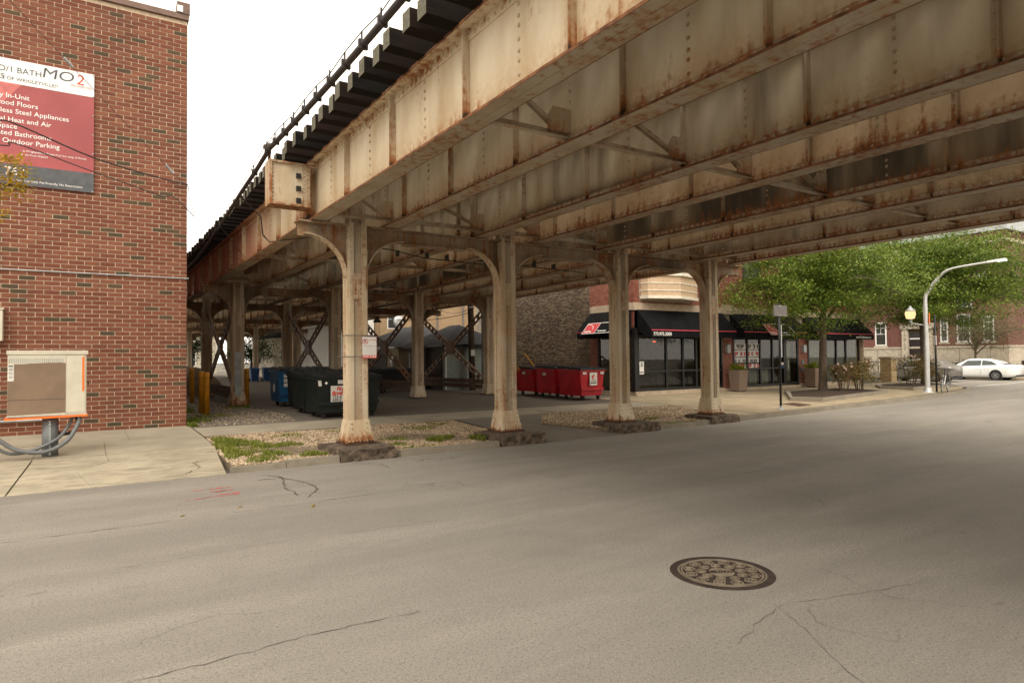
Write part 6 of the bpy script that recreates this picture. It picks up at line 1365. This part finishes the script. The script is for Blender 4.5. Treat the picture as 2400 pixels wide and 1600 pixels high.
def street_tree(label, base, h0, c, rad, n, lm, seed, size=.13, per=60, trunk_r=.20, lean=(0, 0), name='honey_locust_tree', spread=(.30, .30, .13)):
    random.seed(seed); bx, by, bz = base; cx, cy, cz = c; rx, ry, rz = rad
    top = (bx+lean[0], by+lean[1], h0+1.6); tr = ([(bx, by, bz-.05), (bx+.02, by, bz+.6), (bx+lean[0]*.4, by+lean[1]*.4, h0), top], trunk_r, trunk_r*.45)
    cl = []; tips = []; limbs = []
    nb = 9
    for k in range(nb):
        a = 2*math.pi*k/nb+random.uniform(-.3, .3); el = random.uniform(.0, .9); r = random.uniform(.65, .98)
        e = Vector((cx+rx*r*math.cos(a)*math.cos(el*.8), cy+ry*r*math.sin(a)*math.cos(el*.8), cz+rz*(el-.35)*.9)); s = Vector(tr[0][2]).lerp(Vector(top), random.uniform(0, 1))
        m = s.lerp(e, .5)+Vector((0, 0, .5)); limbs.append(([s, m, e], trunk_r*.38, .025))
        for q in range(4):
            f = random.uniform(.3, .95); p = s.lerp(e, f); d = Vector((random.uniform(-1, 1), random.uniform(-1, 1), random.uniform(-.3, .6)))*1.2; limbs.append(([p, p+d*.5+Vector((0, 0, .1)), p+d], .03, .01)); tips.append(p+d)
        tips.append(e)
    while len(cl) < n:
        p = Vector((random.gauss(0, 1), random.gauss(0, 1), random.gauss(0, 1))).normalized()*(random.random()**.45)
        lump = .80+.24*math.sin(3.1*p.x+seed)*math.cos(2.7*p.y+seed*2)+.12*math.sin(6*p.z+4*p.x)
        q = Vector((cx+rx*p.x*lump, cy+ry*p.y*lump, cz+rz*p.z*lump))
        if q.z < h0+.2 and math.hypot(q.x-bx, q.y-by) < 1.0: continue
        if math.sin(q.x*2.1+seed)*math.sin(q.y*1.9+1.3*seed)*math.sin(q.z*2.6) > .42: continue
        cl.append(q)
    cl += tips
    return tree(name, label, base, tr, limbs, cl, lm, size, per, spread)
street_tree('street tree with feathery green leaves in the nearer planting bed', (26.2, 16.1, .3), 2.9, (25.6, 15.9, 5.0), (4.4, 3.6, 2.8), 420, 'leaf', 3, lean=(.4, .1), per=140, size=.125, spread=(.34, .34, .12))
street_tree('street tree with bright green crown in the farther planting bed, behind the lamp', (35.4, 16.3, .3), 2.8, (36.0, 15.9, 5.6), (5.1, 4.7, 3.6), 680, 'leaf', 8, lean=(-.2, 0), per=140, size=.14, spread=(.4, .4, .13))
street_tree('dark leafy tree standing behind the shop corner and the gate pillars', (41.2, 27.5, .2), 3.2, (40.9, 27.2, 5.0), (3.3, 3.8, 3.4), 260, 'leaf_deep', 5, size=.22, per=60, spread=(.4, .4, .2), trunk_r=.24)
street_tree('sparse grey green ornamental tree before the maroon apartment building', (56.8, 22.5, .1), 1.5, (56.6, 22.0, 3.6), (2.8, 3.4, 2.0), 190, 'leaf_grey', 2, size=.13, per=40, spread=(.4, .4, .22), trunk_r=.12, name='ornamental_tree')
for k, (x, y, h, s) in enumerate(((11.5, 58, 4.2, 4), (8.7, 72, 5.5, 6), (21.5, 64, 6, 9))): street_tree(['leafy tree far under the railway beside the fifth row', 'leafy tree closing the far view left under the railway', 'green tree behind the white clapboard garage'][k], (x, y, .2), h*.3, (x, y, h*.6), (2.0, 2.0, h*.42), 70, 'leaf_deep', s, size=.2, per=40, spread=(.4, .4, .3), trunk_r=.13, name='tree')
# autumn branch reaching in at the left edge
random.seed(4); bt_ = (-4.6, 12.6, .1)
cl = [(-1.02, 12.6, 4.98), (-.98, 12.55, 4.86), (-1.1, 12.6, 4.72), (-.95, 12.6, 4.58), (-.82, 12.6, 4.47), (-.9, 12.6, 4.40), (-1.05, 12.5, 4.45), (-1.2, 12.6, 4.55), (-1.08, 12.6, 4.12), (-1.2, 12.6, 4.05), (-1.3, 12.6, 4.3), (-1.3, 12.6, 4.9)]+[(random.uniform(-6, -1.7), random.uniform(11.2, 14), random.uniform(3.6, 6.2)) for _ in range(110)]+[(random.uniform(-1.5, -.85), random.uniform(12.5, 12.7), random.uniform(4.3, 5.0)) for _ in range(26)]
tree('maple_tree', 'yellowing tree reaching in at the left edge beside the advertising board', bt_, ([bt_, (-4.6, 12.6, 2), (-4.4, 12.6, 3.6), (-4.3, 12.6, 5.4)], .13, .04), [([(-4.45, 12.6, 3.2), (-3, 12.6, 4.1), (-1.8, 12.6, 4.4), (-.9, 12.6, 4.5)], .05, .006), ([(-1.8, 12.6, 4.4), (-1.4, 12.6, 4.7), (-1.0, 12.6, 5.0)], .015, .004), ([(-2.2, 12.6, 4.35), (-1.6, 12.6, 4.15), (-1.1, 12.6, 4.1)], .012, .004)], cl, 'leaf_yellow', .085, 22, (.085, .08, .05))
# planter tufts
for par, (x, y) in ((pl1, (24.35, 18.95)), (pl2, (30.05, 18.95))):
    V, F = [], []
    for k in range(26): leaves(V, F, (x+random.uniform(-.27, .27), y+random.uniform(-.27, .27), zg(y)+1.03+random.uniform(-.04, .12)), 34, (.06, .06, .05), .10, -.6, .3)
    mesh_obj('foliage', np.concatenate(V), np.concatenate(F), M['leaf_planter'], par)
# rose shrubs
def shrub(x, y, r, h, label, lm='leaf_rose', n=46, bare=.4):
    t = thing('shrub', label, 'shrub', (x, y, .3)); mb = MB(); cl = []
    for k in range(11):
        a = random.uniform(0, 6.28); e = Vector((x+r*.8*math.cos(a)*random.uniform(.3, 1), y+r*.8*math.sin(a)*random.uniform(.3, 1), .3+h*random.uniform(.6, 1))); b = Vector((x+.15*math.cos(a), y+.15*math.sin(a), .28)); mb.tube([b, b.lerp(e, .5)+Vector((0, 0, .12)), e], [.018, .012, .006], 5); cl.append(e)
    mb.build('stem', M['bark'], t)
    for k in range(n): a = random.uniform(0, 6.28); q = math.sqrt(random.random()); cl.append((x+r*q*math.cos(a), y+r*q*math.sin(a), .3+h*random.uniform(bare, 1)))
    V, F = [], []
    for c in cl: leaves(V, F, c, 30, (.12, .12, .09), .085, .1, .6)
    mesh_obj('foliage', np.concatenate(V), np.concatenate(F), M[lm], t)
    mb = MB()
    for k in range(12): a = random.uniform(0, 6.28); q = random.random()*r; c = (x+q*math.cos(a), y+q*math.sin(a), .3+h*random.uniform(.7, 1.08)); mb.lathe([(.01, -.03), (.045, -.01), (.04, .03), (.01, .045)], c, 6)
    mb.build('bloom', M['bloom'], t)['kind'] = 'stuff'
random.seed(21)
shrub(26.2, 15.2, .55, 1.05, 'leggy rose shrub just right of the nearer street tree trunk'); shrub(27.3, 15.1, .6, 1.15, 'leggy rose shrub with dry stems, right of the other one in the nearer bed'); shrub(33.4, 16.0, .7, 1.45, 'round green shrub in front of the grey car', 'leaf_rose', 60, .2); shrub(34.3, 15.7, .6, 1.2, 'smaller green shrub left of the lamp pole', 'leaf_rose', 40, .2)
# hedge
def hedge(x0, x1, y0, y1, h, label):
    V, F = [], []; t = thing('hedge', label, 'hedge', ((x0+x1)/2, (y0+y1)/2, .1)); MB().box(x0+.1, x1-.1, y0+.1, y1-.1, .1, h-.08).build('core', M['mulch'], t)
    for k in range(int((y1-y0)*(x1-x0)*26)): leaves(V, F, (random.uniform(x0, x1), random.uniform(y0, y1), random.uniform(.2, h)), 24, (.12, .12, .1), .12)
    mesh_obj('foliage', np.concatenate(V), np.concatenate(F), M['leaf_deep'], t)
hedge(58.8, 59.7, 22.5, 26.6, 1.15, 'clipped green hedge behind the white sedan'); hedge(56.5, 57.5, 14.5, 19.6, 1.35, 'dark clipped hedge at the right edge beyond the white sedan')
